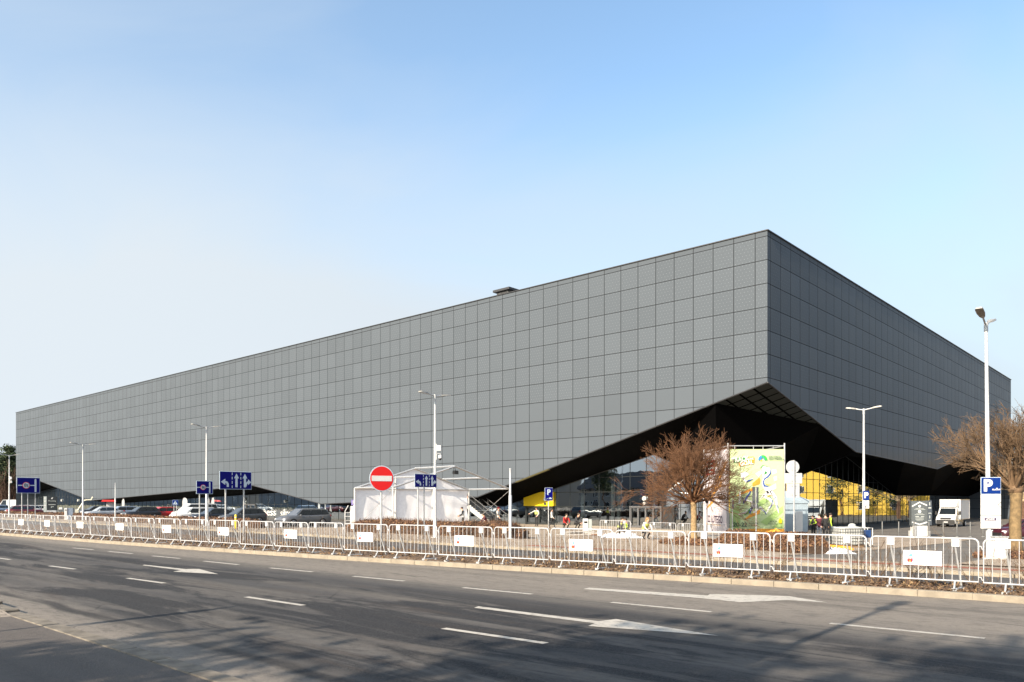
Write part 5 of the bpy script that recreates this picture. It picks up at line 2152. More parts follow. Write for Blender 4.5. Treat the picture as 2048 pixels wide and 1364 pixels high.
def make_car(name, label, kind, m, cat, loc, rz, group=None):
    L, W, H, p = PROF[kind]
    T = thing(name, label, cat, loc, rz, group)
    hw = W / 2
    X = lambda f: L / 2 - L * f                 # f measured back from the nose
    r = .32 if kind not in ('suv', 'panelvan') else .36
    fx, rx = X(.185), X(.8)
    zs = .24
    # stations along the body: f, top z (hood, belt, deck), half width factor
    st = [(0.0, p['nose'] * .86, .78), (.012, p['nose'], .86), (.05, (p['nose'] + p['hood']) / 2 + .03, .94), (.12, p['hood'] - .03, .985), (p['sb'], p['hood'] + .02, 1.0),
          (.45, p['belt'], 1.0), (.62, p['belt'] + .01, 1.0), (.8, p['belt'] + .03, .995), (p['tb'] - .03 if p['tb'] > .95 else p['tb'], p['tailz'], .975), (.985, p['tailz'] - .05, .93), (1.0, p['tailz'] - .2, .86)]
    st.sort()
    mb = MB()
    rings = []
    for f, zt, wf in st:
        w = hw * wf
        e = 0 if .03 < f < .97 else .08
        rings.append([(X(f), -w * .93, zs + e), (X(f), -w, zs + .12), (X(f), -w * 1.0, zt * .55 + .12), (X(f), -w * .975, zt - .1), (X(f), -w * .9, zt), (X(f), 0, zt + .02),
                      (X(f), w * .9, zt), (X(f), w * .975, zt - .1), (X(f), w * 1.0, zt * .55 + .12), (X(f), w, zs + .12), (X(f), w * .93, zs + e)])
    n = 11
    vs = [v for q in rings for v in q]
    fs = []
    for i in range(len(rings) - 1):
        for j in range(n - 1):
            a = i * n + j
            fs.append((a, a + n, a + n + 1, a + 1))
        fs.append((i * n + n - 1, (i + 1) * n + n - 1, (i + 1) * n, i * n))
    fs += [tuple(range(n)), tuple(reversed(range((len(rings) - 1) * n, len(rings) * n)))]
    mb.add(vs, fs, 0, True)
    # cabin
    zr = H
    zb = p['belt'] - .01
    cab = [(p['sb'] - .01, zb + .0, .88, .88), (p['rf'], zr - .02, .84, .7), ((p['rf'] + p['rr']) / 2, zr, .84, .71), (p['rr'], zr - .04, .83, .7), (p['tb'] - .01, zb + .06, .86, .84)]
    cr = []
    for f, z, wb, wt in cab:
        cr.append([(X(f), -hw * wb, zb - .04), (X(f), -hw * wt, z), (X(f), -hw * wt * .55, z + (.035 if z > zb + .2 else 0)), (X(f), hw * wt * .55, z + (.035 if z > zb + .2 else 0)), (X(f), hw * wt, z), (X(f), hw * wb, zb - .04)])
    # windscreen and rear slopes run from the belt line up to the roof
    vs, fs = [], []
    for q in cr:
        vs += q
    for i in range(len(cr) - 1):
        for j in range(5):
            a = i * 6 + j
            fs.append((a, a + 6, a + 7, a + 1))
    mb.add(vs, fs, 0, False)
    mb.build('body', m, T)
    # glazing, a few millimetres proud of the cabin
    zg0, zg1 = zb + .04, zr - .11
    wz = lambda z: hw * (.88 + (.7 - .88) * max(0, min(1, (z - zb) / (zr - zb)))) + .012
    sb, rf, rr, tb = p['sb'], p['rf'], p['rr'], p['tb']
    edgef = lambda z: sb + (rf - sb) * (z - zb) / (zr - zb)
    edger = lambda z: tb - (tb - rr) * max(0, (z - zb - .06)) / (zr - zb - .06)
    bp = rf + (rr - rf) * .34
    cp = rf + (rr - rf) * .8
    if kind == 'panelvan':
        panes = [(None, rf + .1)]
    else:
        panes = [(None, bp - .006), (bp + .008, cp - .006), (cp + .01, None)] if kind != 'sedan' else [(None, bp - .006), (bp + .008, None)]
    for sg in (-1, 1):
        for a, b in panes:
            f00 = edgef(zg0) + .035 if a is None else a
            f01 = edgef(zg1) + .015 if a is None else a
            f10 = edger(zg0) - .03 if b is None else b
            f11 = edger(zg1) - .02 if b is None else b
            if f11 - f01 < .01:
                continue
            mb = MB()
            P = [(X(f00), sg * wz(zg0), zg0), (X(f10), sg * wz(zg0), zg0), (X(f11), sg * wz(zg1), zg1), (X(f01), sg * wz(zg1), zg1)]
            mb.face(P if sg < 0 else P[::-1])
            mb.build('side_window', CARGLASS, T)

    def slope(nm, f0, z0, f1, z1, w0, w1, off):
        mb = MB()
        nv = Vector((z1 - z0, 0, -(X(f1) - X(f0)))) if nm == 'windscreen' else Vector((-(z1 - z0), 0, X(f1) - X(f0)))
        nv = nv.normalized() * off
        if nv.z < 0:
            nv = -nv
        P = [Vector((X(f0), -w0, z0)) + nv, Vector((X(f0), w0, z0)) + nv, Vector((X(f1), w1, z1)) + nv, Vector((X(f1), -w1, z1)) + nv]
        mb.face(P)
        mb.build(nm, CARGLASS, T)
    a, b = .1, .9
    slope('windscreen', sb + (rf - sb) * a, zb + (zr - zb) * a, sb + (rf - sb) * b, zb + (zr - zb) * b - .02, hw * .8, hw * .64, .02)
    if kind != 'panelvan':
        zt = zb + .06
        slope('rear_window', tb - (tb - rr) * .15, zt + (zr - .04 - zt) * .15, tb - (tb - rr) * .85, zt + (zr - .04 - zt) * .85, hw * .76, hw * .63, .02)
    for sg in (-1, 1):
        wheel(T, fx, sg * (hw - .1), r)
        wheel(T, rx, sg * (hw - .1), r)
        mb = MB()
        for wx in (fx, rx):
            mb.tube([(wx, sg * (hw - .22), r), (wx, sg * (hw + .004), r)], r * 1.16, 20)
        mb.build('wheel_arch', BLACK, T)
        mb = MB()
        mb.cbox((X(.05), sg * hw * .68, p['nose'] + .0), (.34, .36, .14), .04)
        mb.build('headlight', LAMPW, T)
        mb = MB()
        mb.cbox((X(.975), sg * hw * .76, p['tailz'] - .14), (.22, .26, .2 if kind != 'panelvan' else .5), .03)
        mb.build('tail_light', LAMPRED, T)
        mb = MB()
        mb.cbox((X(sb + .06), sg * (hw + .08), zb + .05), (.12, .2, .14), .03)
        mb.build('mirror', m, T)
        mb = MB()
        for f in (bp, cp):
            if kind == 'panelvan' and f == cp:
                continue
            mb.box((X(f - .05), sg * (hw + .004), zb - .12), (.16, .02, .025))
        mb.build('door_handle', DARK, T)
    mb = MB()
    mb.cbox((X(.004), 0, .42), (.12, W * .62, .22), .03)
    mb.build('grille', BLACK, T)
    mb = MB()
    mb.cbox((X(-.006) - .015, 0, .42), (.03, .5, .11), .004)
    mb.build('number_plate', WHITE, T)
    return T

def park(px, t, kind, colname, col, label, rz=None, metal=0.0, flip=False):
    x, y = at(px, t)
    a = ROT + pi if rz is None else rz
    if flip:
        a += pi
    return make_car('parked_car' if 'van' not in kind else 'parked_van', label, kind, paint(colname, col, metal), 'car' if 'van' not in kind else 'van', (x, y, gz(x, y) - .06 if t < 60 else gz(x, y) - .02), a, 'vehicles parked before the hall')

park(390, 42.5, 'van', 'white', (.58, .58, .58), 'white people carrier, tallest of the cars behind the hedge')
park(388, 36.8, 'estate', 'white', (.58, .58, .58), 'white estate car in front of the white people carrier')
park(428, 36.4, 'sedan', 'black', (.015, .015, .018), 'black saloon behind the small weight-limit sign')
park(485, 37.0, 'hatch', 'charcoal', (.04, .042, .045), 'charcoal hatchback behind the large lane sign')
park(606, 37.5, 'estate', 'grey', (.14, .14, .145), 'grey estate car in front of the white window lettering', metal=.4)
park(322, 41.5, 'hatch', 'red', (.42, .012, .012), 'bright red hatchback behind the hedge')
park(282, 39.0, 'hatch', 'black', (.015, .015, .018), 'black hatchback just left of the red one')
park(243, 43.0, 'estate', 'light_blue', (.24, .3, .4), 'light blue estate car left of the red hatchback', metal=.4)
park(207, 37.6, 'sedan', 'silver', (.5, .51, .52), 'silver saloon in front of the light blue estate', metal=.5)
park(190, 45.0, 'sedan', 'black', (.015, .015, .018), 'black saloon beside the foot of the slanted pale beam')
park(75, 42.0, 'estate', 'white', (.58, .58, .58), 'white estate car next to the dark totem')
park(46, 38.0, 'estate', 'white', (.58, .58, .58), 'white estate car behind the far left limit sign')
park(52, 33.6, 'hatch', 'dark_red', (.12, .012, .018), 'dark red hatchback at far left with its tail light showing', flip=True)
park(-8, 38.5, 'hatch', 'light_blue', (.24, .3, .4), 'light blue hatchback cut by the left picture edge', metal=.4)
x, y = at(22, 56)
make_car('panel_van', 'long white high-roofed van at the left picture edge', 'panelvan', paint('white', (.58, .58, .58)), 'van', (x, y, gz(x, y) - .06), ROT + radians(150))
x, y = at(53, 57)
make_car('panel_van', 'white van seen end-on behind the far left limit sign', 'panelvan', paint('white', (.58, .58, .58)), 'van', (x, y, gz(x, y) - .06), radians(115))
x, y = atz(2033, 55.5)
make_car('parked_car', 'dark burgundy car cut by the right picture edge behind the tree trunk', 'hatch', paint('burgundy', (.045, .008, .014)), 'car', (x + .5, y, gz(x, y) - .02), radians(186))
def box_truck():
    x, y = atz(1905, 90)
    T = thing('box_truck', 'white box van with a tall cargo body parked nose towards us', 'truck', (x, y, gz(x, y) - .02), ROT + pi)
    w = paint('white', (.58, .58, .58))
    mb = MB()                                   # cab, nose at +x
    P = [(3.2, .42), (3.25, .85), (3.12, 1.12), (2.45, 1.42), (1.95, 2.18), (1.55, 2.3), (1.2, 2.32), (1.2, .42)]
    hw = .98
    for sg in (-1, 1):
        pts = [(a, sg * (hw if b < 1.3 else hw - .1 * (b - 1.3)), b) for a, b in P]
        mb.face(pts if sg < 0 else pts[::-1])
    for (a, b), (c, d) in zip(P, P[1:]):
        wa, wc = (hw if b < 1.3 else hw - .1 * (b - 1.3)), (hw if d < 1.3 else hw - .1 * (d - 1.3))
        mb.face([(a, -wa, b), (c, -wc, d), (c, wc, d), (a, wa, b)][::-1])
    mb.build('cab', w, T)
    mb = MB()
    mb.face([(2.47, -.84, 1.46), (2.47, .84, 1.46), (2.0, .76, 2.13), (2.0, -.76, 2.13)])
    mb.build('windscreen', CARGLASS, T)
    for sg in (-1, 1):
        mb = MB()
        q = [(2.3, sg * (hw + .006), 1.36), (1.45, sg * (hw + .006), 1.36), (1.5, sg * (hw - .072), 2.1), (1.9, sg * (hw - .068), 2.06)]
        mb.face(q if sg < 0 else q[::-1])
        mb.build('side_window', CARGLASS, T)
        mb = MB()
        mb.cbox((2.15, sg * 1.22, 1.6), (.12, .22, .42), .03)
        mb.tube([(2.15, sg * .98, 1.45), (2.15, sg * 1.2, 1.5)], .025, 6)
        mb.build('mirror', BLACK, T)
        mb = MB()
        mb.cbox((3.1, sg * .74, .98), (.2, .34, .24), .05)
        mb.build('headlight', LAMPW, T)
        wheel(T, 2.4, sg * .88, .34, .22)
        wheel(T, -1.6, sg * .88, .34, .26)
        mb = MB()
        mb.tube([(2.4, sg * .8, .36), (2.4, sg * .985, .36)], .41, 20)
        mb.build('wheel_arch', BLACK, T)
        mb = MB()
        mb.box((.4, sg * .95, .55), (2.2, .04, .1))
        mb.box((.4, sg * .95, .75), (2.2, .04, .1))
        mb.build('side_guard', ALU, T)
    mb = MB()
    mb.cbox((3.2, 0, .6), (.18, 1.9, .5), .05)
    mb.cbox((3.2, 0, .98), (.1, 1.1, .2), .03)
    mb.build('bumper', BLACK, T)
    mb = MB()
    mb.box((3.3, 0, .58), (.03, .5, .11))
    mb.build('number_plate', WHITE, T)
    mb = MB()
    mb.cbox((-1.1, 0, 2.0), (4.5, 2.12, 2.3), .03)
    bx = mb.build('cargo_body', mat('cargo_white', (.55, .55, .55), .5, var=.04), T)
    mb = MB()
    for sg in (-1, 1):
        for z in (.88, 3.12):
            mb.box((-1.1, sg * 1.07, z), (4.5, .03, .07))
        for xx in (-3.32, 1.12):
            mb.box((xx, sg * 1.071, 2.0), (.07, .032, 2.17))
    mb.build('body_rail', ALU, bx)
    mb = MB()                                   # wind deflector over the cab
    vs = [(1.16, -.98, 2.3), (1.16, .98, 2.3), (1.16, .98, 3.1), (1.16, -.98, 3.1), (2.0, -.78, 2.3), (2.0, .78, 2.3), (1.5, .85, 2.95), (1.5, -.85, 2.95)]
    mb.add(vs, MB.BOXF, 0)
    mb.build('wind_deflector', w, T)
    mb = MB()
    mb.box((-.9, 0, .66), (4.6, .8, .16))
    mb.build('chassis', BLACK, T)

box_truck()

# ---------------------------------------------------------------- totems, bollards and small equipment
def line_block(par, rows, y, m, name='print_lines'):
    mb = MB()
    for x0, x1, z0, z1 in rows:
        mb.prism([(x0, z0), (x1, z0), (x1, z1), (x0, z1)], y - .004, y + .002)
    return mb.build(name, m, par)

def totems():
    x, y = atz(1840, 61)
    z0 = gz(x, y)
    T = thing('totem_sign', 'grey totem sign with white chevrons and print on a white plinth by the bollards', 'totem sign', (x, y, z0), radians(-8))
    k = 61 / F
    W, H0, H1 = 1.2, .82, 2.78
    grey = mat('totem_grey', (.075, .085, .09), .5)
    mb = MB()
    mb.cbox((-.03, .25, (H0 + H1) / 2), (W, .5, H1 - H0), .01)
    b = mb.build('sign_body', grey, T)
    yy = -.004
    mb = MB()
    cx, w = -.03, .56
    mb.ribbon([(cx - w, H1 - .44), (cx, H1 - .1), (cx + w, H1 - .36)], .09, yy - .006, yy + .004)
    mb.build('chevron', WHITE, b)
    mb = MB()
    mb.ribbon([(cx - w, H0 + .28), (cx, H0 + .1), (cx + w, H0 + .28)], .09, yy - .006, yy + .004)
    mb.build('chevron', WHITE, b)
    for z, r in ((H1 - .42, .1), (H1 - .84, .12)):
        mb = MB()
        mb.disc((cx, z), r, yy - .006, yy + .003, 0, 18)
        mb.build('round_emblem', WHITE, b)
    line_block(b, [(cx - .3, cx + .3, H1 - .62, H1 - .58), (cx - .4, cx + .42, H1 - .69, H1 - .655), (cx - .25, cx + .25, H1 - 1.03, H1 - 1.0), (cx - .36, cx + .36, H1 - 1.1, H1 - 1.065),
                   (cx - .32, cx - .04, H1 - 1.27, H1 - 1.2), (cx + .1, cx + .34, H1 - 1.27, H1 - 1.2), (cx - .3, cx + .3, H1 - 1.36, H1 - 1.325), (cx - .32, cx + .32, H1 - 1.46, H1 - 1.42), (cx - .24, cx + .24, H1 - 1.54, H1 - 1.51)], yy, mat('totem_print', (.32, .34, .33), .6))
    mb = MB()
    mb.cbox((cx + W / 2 + .17, .26, (H0 + H1) / 2 + .03), (.3, .44, H1 - H0 + .0), .01)
    s = mb.build('side_panel', mat('totem_dark', (.05, .06, .075), .5), T)
    line_block(s, [(cx + W / 2 + .12, cx + W / 2 + .2, H1 - .35, H1 - .1), (cx + W / 2 + .06, cx + W / 2 + .28, H1 - .6, H1 - .5), (cx + W / 2 + .06, cx + W / 2 + .28, H1 - 1.0, H1 - .94), (cx + W / 2 + .13, cx + W / 2 + .2, H1 - 1.38, H1 - 1.15), (cx + W / 2 + .06, cx + W / 2 + .28, H1 - 1.56, H1 - 1.52)], .036, mat('totem_print', (.32, .34, .33), .6))
    mb = MB()
    mb.cbox((.02, .3, H0 / 2 - .01), (1.08, .62, H0 - .0), .01)
    mb.cbox((.72, .35, .2), (.16, .5, .42), .01)
    mb.cbox((-.6, .35, .2), (.12, .5, .42), .01)
    mb.build('plinth', mat('plinth_white', (.5, .49, .48), .7, var=.05), T)
    # left-hand totem by the car park
    x, y = at(104, 31.2)
    z0 = gz(x, y)
    k = y / F
    T = thing('totem_sign', 'dark totem sign with a white leaf emblem and the word Meeting beside the car park', 'totem sign', (x, y, z0), radians(28))
    Z = lambda p: zat(p, y) - z0
    W = 1.05
    mb = MB()
    mb.cbox((0, .2, (Z(993) + Z(1021)) / 2), (W, .4, Z(993) - Z(1021)), .01)
    b = mb.build('sign_body', mat('totem_black', (.012, .016, .02), .5), T)
    mb = MB()
    zc = Z(996.5)
    mb.prism([(-.1, zc - .08), (.02, zc - .1), (.12, zc + .1), (-.02, zc + .08)], -.008, -.001)
    mb.build('leaf_emblem', WHITE, b)
    text('lettering', 'Meeting', .25, mat('totem_print', (.32, .34, .33), .6), b, (0, -.005, Z(1001.8)), ext=.002)
    line_block(b, [(-.36, .36, Z(1009.8), Z(1008.6)), (-.1, -.02, Z(1015.5), Z(1012.5)), (.02, .16, Z(1014), Z(1012.6))], -.002, mat('totem_print', (.32, .34, .33), .6))
    mb = MB()
    mb.cbox((-W / 2 - .16, .2, (Z(993) + Z(1024)) / 2), (.3, .36, Z(993) - Z(1024)), .01)
    s = mb.build('side_panel', mat('totem_pale', (.36, .4, .39), .5), T)
    line_block(s, [(-W / 2 - .24, -W / 2 - .12, Z(998), Z(994.5)), (-W / 2 - .26, -W / 2 - .08, Z(1004), Z(1001.5)), (-W / 2 - .26, -W / 2 - .08, Z(1012.5), Z(1009.5)), (-W / 2 - .22, -W / 2 - .14, Z(1017), Z(1013.5))], .018, WHITE)
    mb = MB()
    mb.cbox((-.02, .15, Z(1021) / 2), (.95, .7, Z(1021)), .02)
    mb.build('plinth', mat('plinth_grey', (.42, .43, .45), .7, var=.05), T)

totems()

def bollards():
    pr = None
    W_ = ['first slim grey bollard from the left, beside the slim lamp', 'second slim grey bollard from the left', 'slim grey bollard before the left half of the grey totem', 'slim grey bollard before the right edge of the grey totem',
          'slim grey bollard before the left front of the box van', 'slim grey bollard before the right front of the box van', 'slim grey bollard before the cargo body of the box van', 'rightmost slim grey bollard, under the parking board']
    for px, lb in zip((1764.5, 1797.5, 1828, 1858, 1886.5, 1914, 1940.5, 1966), W_):
        x, y = atz(px, 60.5)
        loc = (x, y, gz(x, y) - .02)
        if pr is None:
            pr = thing('bollard', lb, 'bollard', loc, 0, 'slim bollards across the apron')
            mb = MB()
            mb.tube([(0, 0, 0), (0, 0, 1.16), (0, 0, 1.18)], [.05, .05, .035], 10)
            mb.build('post', mat('bollard_grey', (.1, .1, .1), .5, .3), pr)
            mb = MB()
            mb.tube([(0, 0, 0), (0, 0, .025)], .11, 12)
            mb.build('base_ring', GALV, pr)
        else:
            dup(pr, loc, 0, lb)

bollards()

def simple(name, label, cat, px, t, parts, rz=0.0, dz=0.0, group=None):
    x, y = at(px, t)
    T = thing(name, label, cat, (x, y, gz(x, y) + dz), rz, group)
    for nm, m, f in parts:
        mb = MB()
        f(mb)
        mb.build(nm, m, T)
    return T

def crumple(mb, w, d, h, seed, nx=16, ny=10):
    vs = []
    for i in range(nx + 1):
        for j in range(ny + 1):
            u, v = i / nx * 2 - 1, j / ny * 2 - 1
            e = max(0, 1 - max(abs(u), abs(v)) ** 3)
            n1 = noise.noise((u * 2.3 + seed, v * 2.3, seed))
            n2 = abs(noise.noise((u * 5 + seed, v * 5, seed * 2)))
            n3 = abs(noise.noise((u * 11 + seed, v * 11, seed * 3)))
            vs.append((u * w / 2 * (1 + .12 * n1), v * d / 2 * (1 + .15 * n1), .01 + e * h * max(.05, .45 + .6 * n1 + .5 * n2 + .3 * n3)))
    mb.add(vs, [(i * (ny + 1) + j, (i + 1) * (ny + 1) + j, (i + 1) * (ny + 1) + j + 1, i * (ny + 1) + j + 1) for i in range(nx) for j in range(ny)])

FOIL = mat('white_foil', (.5, .5, .52), .4, var=.03)
simple('utility_cabinet', 'white utility cabinet at the foot of the right-hand bare tree', 'utility cabinet', 2004, 35.2,
       [('cabinet', WHITE, lambda b: b.cbox((0, .15, .45), (.5, .32, .86), .015)), ('cap', GALV, lambda b: b.cbox((0, .15, .9), (.54, .36, .05), .01)),
        ('plinth', CONC, lambda b: b.cbox((0, .15, .01), (.52, .34, .1), .01)), ('door', mat('cabinet_door', (.72, .72, .71), .5, var=.03), lambda b: b.cbox((0, -.016, .45), (.43, .012, .74), .003)),
        ('lock', DARK, lambda b: b.cbox((.17, -.026, .48), (.03, .02, .08), .004))])
simple('ticket_machine', 'white boxy machine with a black display before the mirrored left-hand glass', 'ticket machine', 1173, 45.5,
       [('body', WHITE, lambda b: b.cbox((-.08, 0, .52), (.36, .4, 1.04), .02)), ('side_case', mat('case_grey', (.3, .33, .32), .5), lambda b: b.cbox((.25, .05, .5), (.28, .38, .98), .02)),
        ('display', BLACK, lambda b: b.cbox((-.08, -.205, .78), (.24, .02, .14), .004))])
simple('plastic_sheeting', 'heap of bright white plastic sheeting left of the entrance doors', 'plastic sheet', 1241, 42.0, [('sheet', FOIL, lambda b: crumple(b, 2.7, 1.3, .42, 3.1, 30, 16))])
simple('plastic_sheeting', 'white plastic sheeting spread on the paving beside the shrub bed', 'plastic sheet', 1672, 34.2, [('sheet', FOIL, lambda b: crumple(b, 1.5, .9, .3, 7.7, 26, 14))])
ORNG = mat('orange_strap', (.6, .26, .03), .6, var=.3, scale=9)
simple('strap_bundle', 'bundle of orange straps on the paving behind white sheeting', 'straps', 1664, 36.2, [('straps', ORNG, lambda b: [b.tube([(-1.1 + .2 * k, .03 * (k % 3), .1 + .05 * (k % 4)), (-.3 + .05 * k, .1, .2 + .04 * (k % 3)), (1.0 - .08 * k, .02 * k, .1 + .05 * (k % 3))], .05, 6) for k in range(7)])])
simple('strap_bundle', 'small orange and red bundle lying on the shrub bed under the green banner', 'straps', 1552, 38.4, [('straps', ORNG, lambda b: [b.tube([(-.5 + .1 * k, 0, .75 + .05 * (k % 3)), (0, .05, .85 + .03 * k), (.5 - .06 * k, .02, .74 + .04 * (k % 2))], .04, 6) for k in range(5)])])

def planks():
    x, y = at(1160, 41.6)
    for i, (dx, dy, z, l, a, lb) in enumerate(((-.4, 0, .06, 2.6, .1, 'lowest grey plank of the pile before the white machine'), (.2, .35, .16, 2.4, -.12, 'grey plank lying askew in the middle of the pile'), (-.1, .2, .26, 2.2, .2, 'topmost grey plank of the pile before the white machine'),
                                               (1.5, -.3, .08, 1.5, .05, 'short brown timber beside the plank pile'), (1.9, .25, .1, 1.3, -.3, 'short brown timber behind the other one'))):
        T = thing('plank', lb, 'plank', (x + dx, y + dy, gz(x, y) + z), a, 'planks on the forecourt')
        mb = MB()
        mb.cbox((0, 0, 0), (l, .22, .075), .006)
        mb.build('board', mat('grey_plank', (.3, .28, .26), .8, var=.25) if i < 3 else mat('brown_plank', (.16, .08, .045), .8, var=.25), T)

planks()

def cage():
    x, y = at(1694, 43.5)
    T = thing('mesh_cage', 'wire cage box filled with a white fabric bag beside the shrub bed', 'container', (x, y, gz(x, y) - .0), radians(8))
    w, d, h = 1.45, 1.1, 1.02
    mb = MB()
    for i in range(11):
        xx = -w / 2 + w * i / 10
        for yy in (-d / 2, d / 2):
            mb.tube([(xx, yy, .16), (xx, yy, h)], .01, 4, cap=False)
    for i in range(1, 8):
        yy = -d / 2 + d * i / 8
        for xx in (-w / 2, w / 2):
            mb.tube([(xx, yy, .16), (xx, yy, h)], .01, 4, cap=False)
    for i in range(6):
        z = .16 + (h - .16) * i / 5
        mb.tube([(-w / 2, -d / 2, z), (w / 2, -d / 2, z), (w / 2, d / 2, z), (-w / 2, d / 2, z)], .013, 4, closed=True)
    mb.build('cage', mat('cage_wire', (.08, .08, .08), .5, .3), T)
    mb = MB()
    n, m = 12, 7
    P = []
    for j in range(m + 1):
        z = .18 + (h - .1) * j / m
        row = []
        for i in range(n * 2):
            a = 2 * pi * i / (n * 2)
            c, s_ = cos(a), sin(a)
            q = max(abs(c), abs(s_))
            k = 1 + .05 * noise.noise((c * 3, s_ * 3, j * .7))
            row.append((c / q * (w / 2 - .04) * k * (1 - .1 * (j == m)), s_ / q * (d / 2 - .04) * k, z + .08 * noise.noise((c * 2, s_ * 2, j))))
        P.append(row)
    vs = [p for r in P for p in r]
    N = n * 2
    fs = [(j * N + i, j * N + (i + 1) % N, (j + 1) * N + (i + 1) % N, (j + 1) * N + i) for j in range(m) for i in range(N)] + [tuple(range(m * N, (m + 1) * N))]
    mb.add(vs, fs, 0, True)
    mb.ball((.3, 0, h + .12), (.22, .2, .16), 0, 10, 6)
    mb.build('fabric_bag', mat('bag_white', (.36, .37, .36), .7, var=.1, scale=3, bump=.5, bscale=6), T)
    mb = MB()
    for yy in (-.4, 0, .4):
        mb.box((0, yy, .06), (w, .14, .12))
    for xx in (-.6, 0, .6):
        mb.box((xx, 0, .14), (.14, d, .03))
    mb.build('pallet', mat('pallet_wood', (.2, .13, .08), .85, var=.25), T)
    x, y = at(1734, 44.5)
    T = thing('hand_trolley', 'white tubular trolley with blue panels behind the slim lamp post', 'trolley', (x, y, gz(x, y)), radians(5))
    mb = MB()
    for xx in (-.32, .32):
        for yy in (0, .5):
            mb.tube([(xx, yy, .12), (xx, yy, 1.05)], .022, 6)
    for z in (.45, 1.05):
        mb.tube([(-.32, 0, z), (.32, 0, z), (.32, .5, z), (-.32, .5, z)], .02, 6, closed=True)
    mb.build('frame', WHITE, T)
    mb = MB()
    mb.cbox((0, .25, .72), (.56, .4, .42), .02)
    mb.build('panel', mat('trolley_blue', (.01, .04, .14), .5), T)
    for xx in (-.28, .28):
        mb = MB()
        mb.tube([(xx - .02, .05, .07), (xx + .02, .05, .07)], .07, 12)
        mb.tube([(xx - .02, .45, .07), (xx + .02, .45, .07)], .07, 12)
        mb.build('caster', RUBBER, T)

cage()

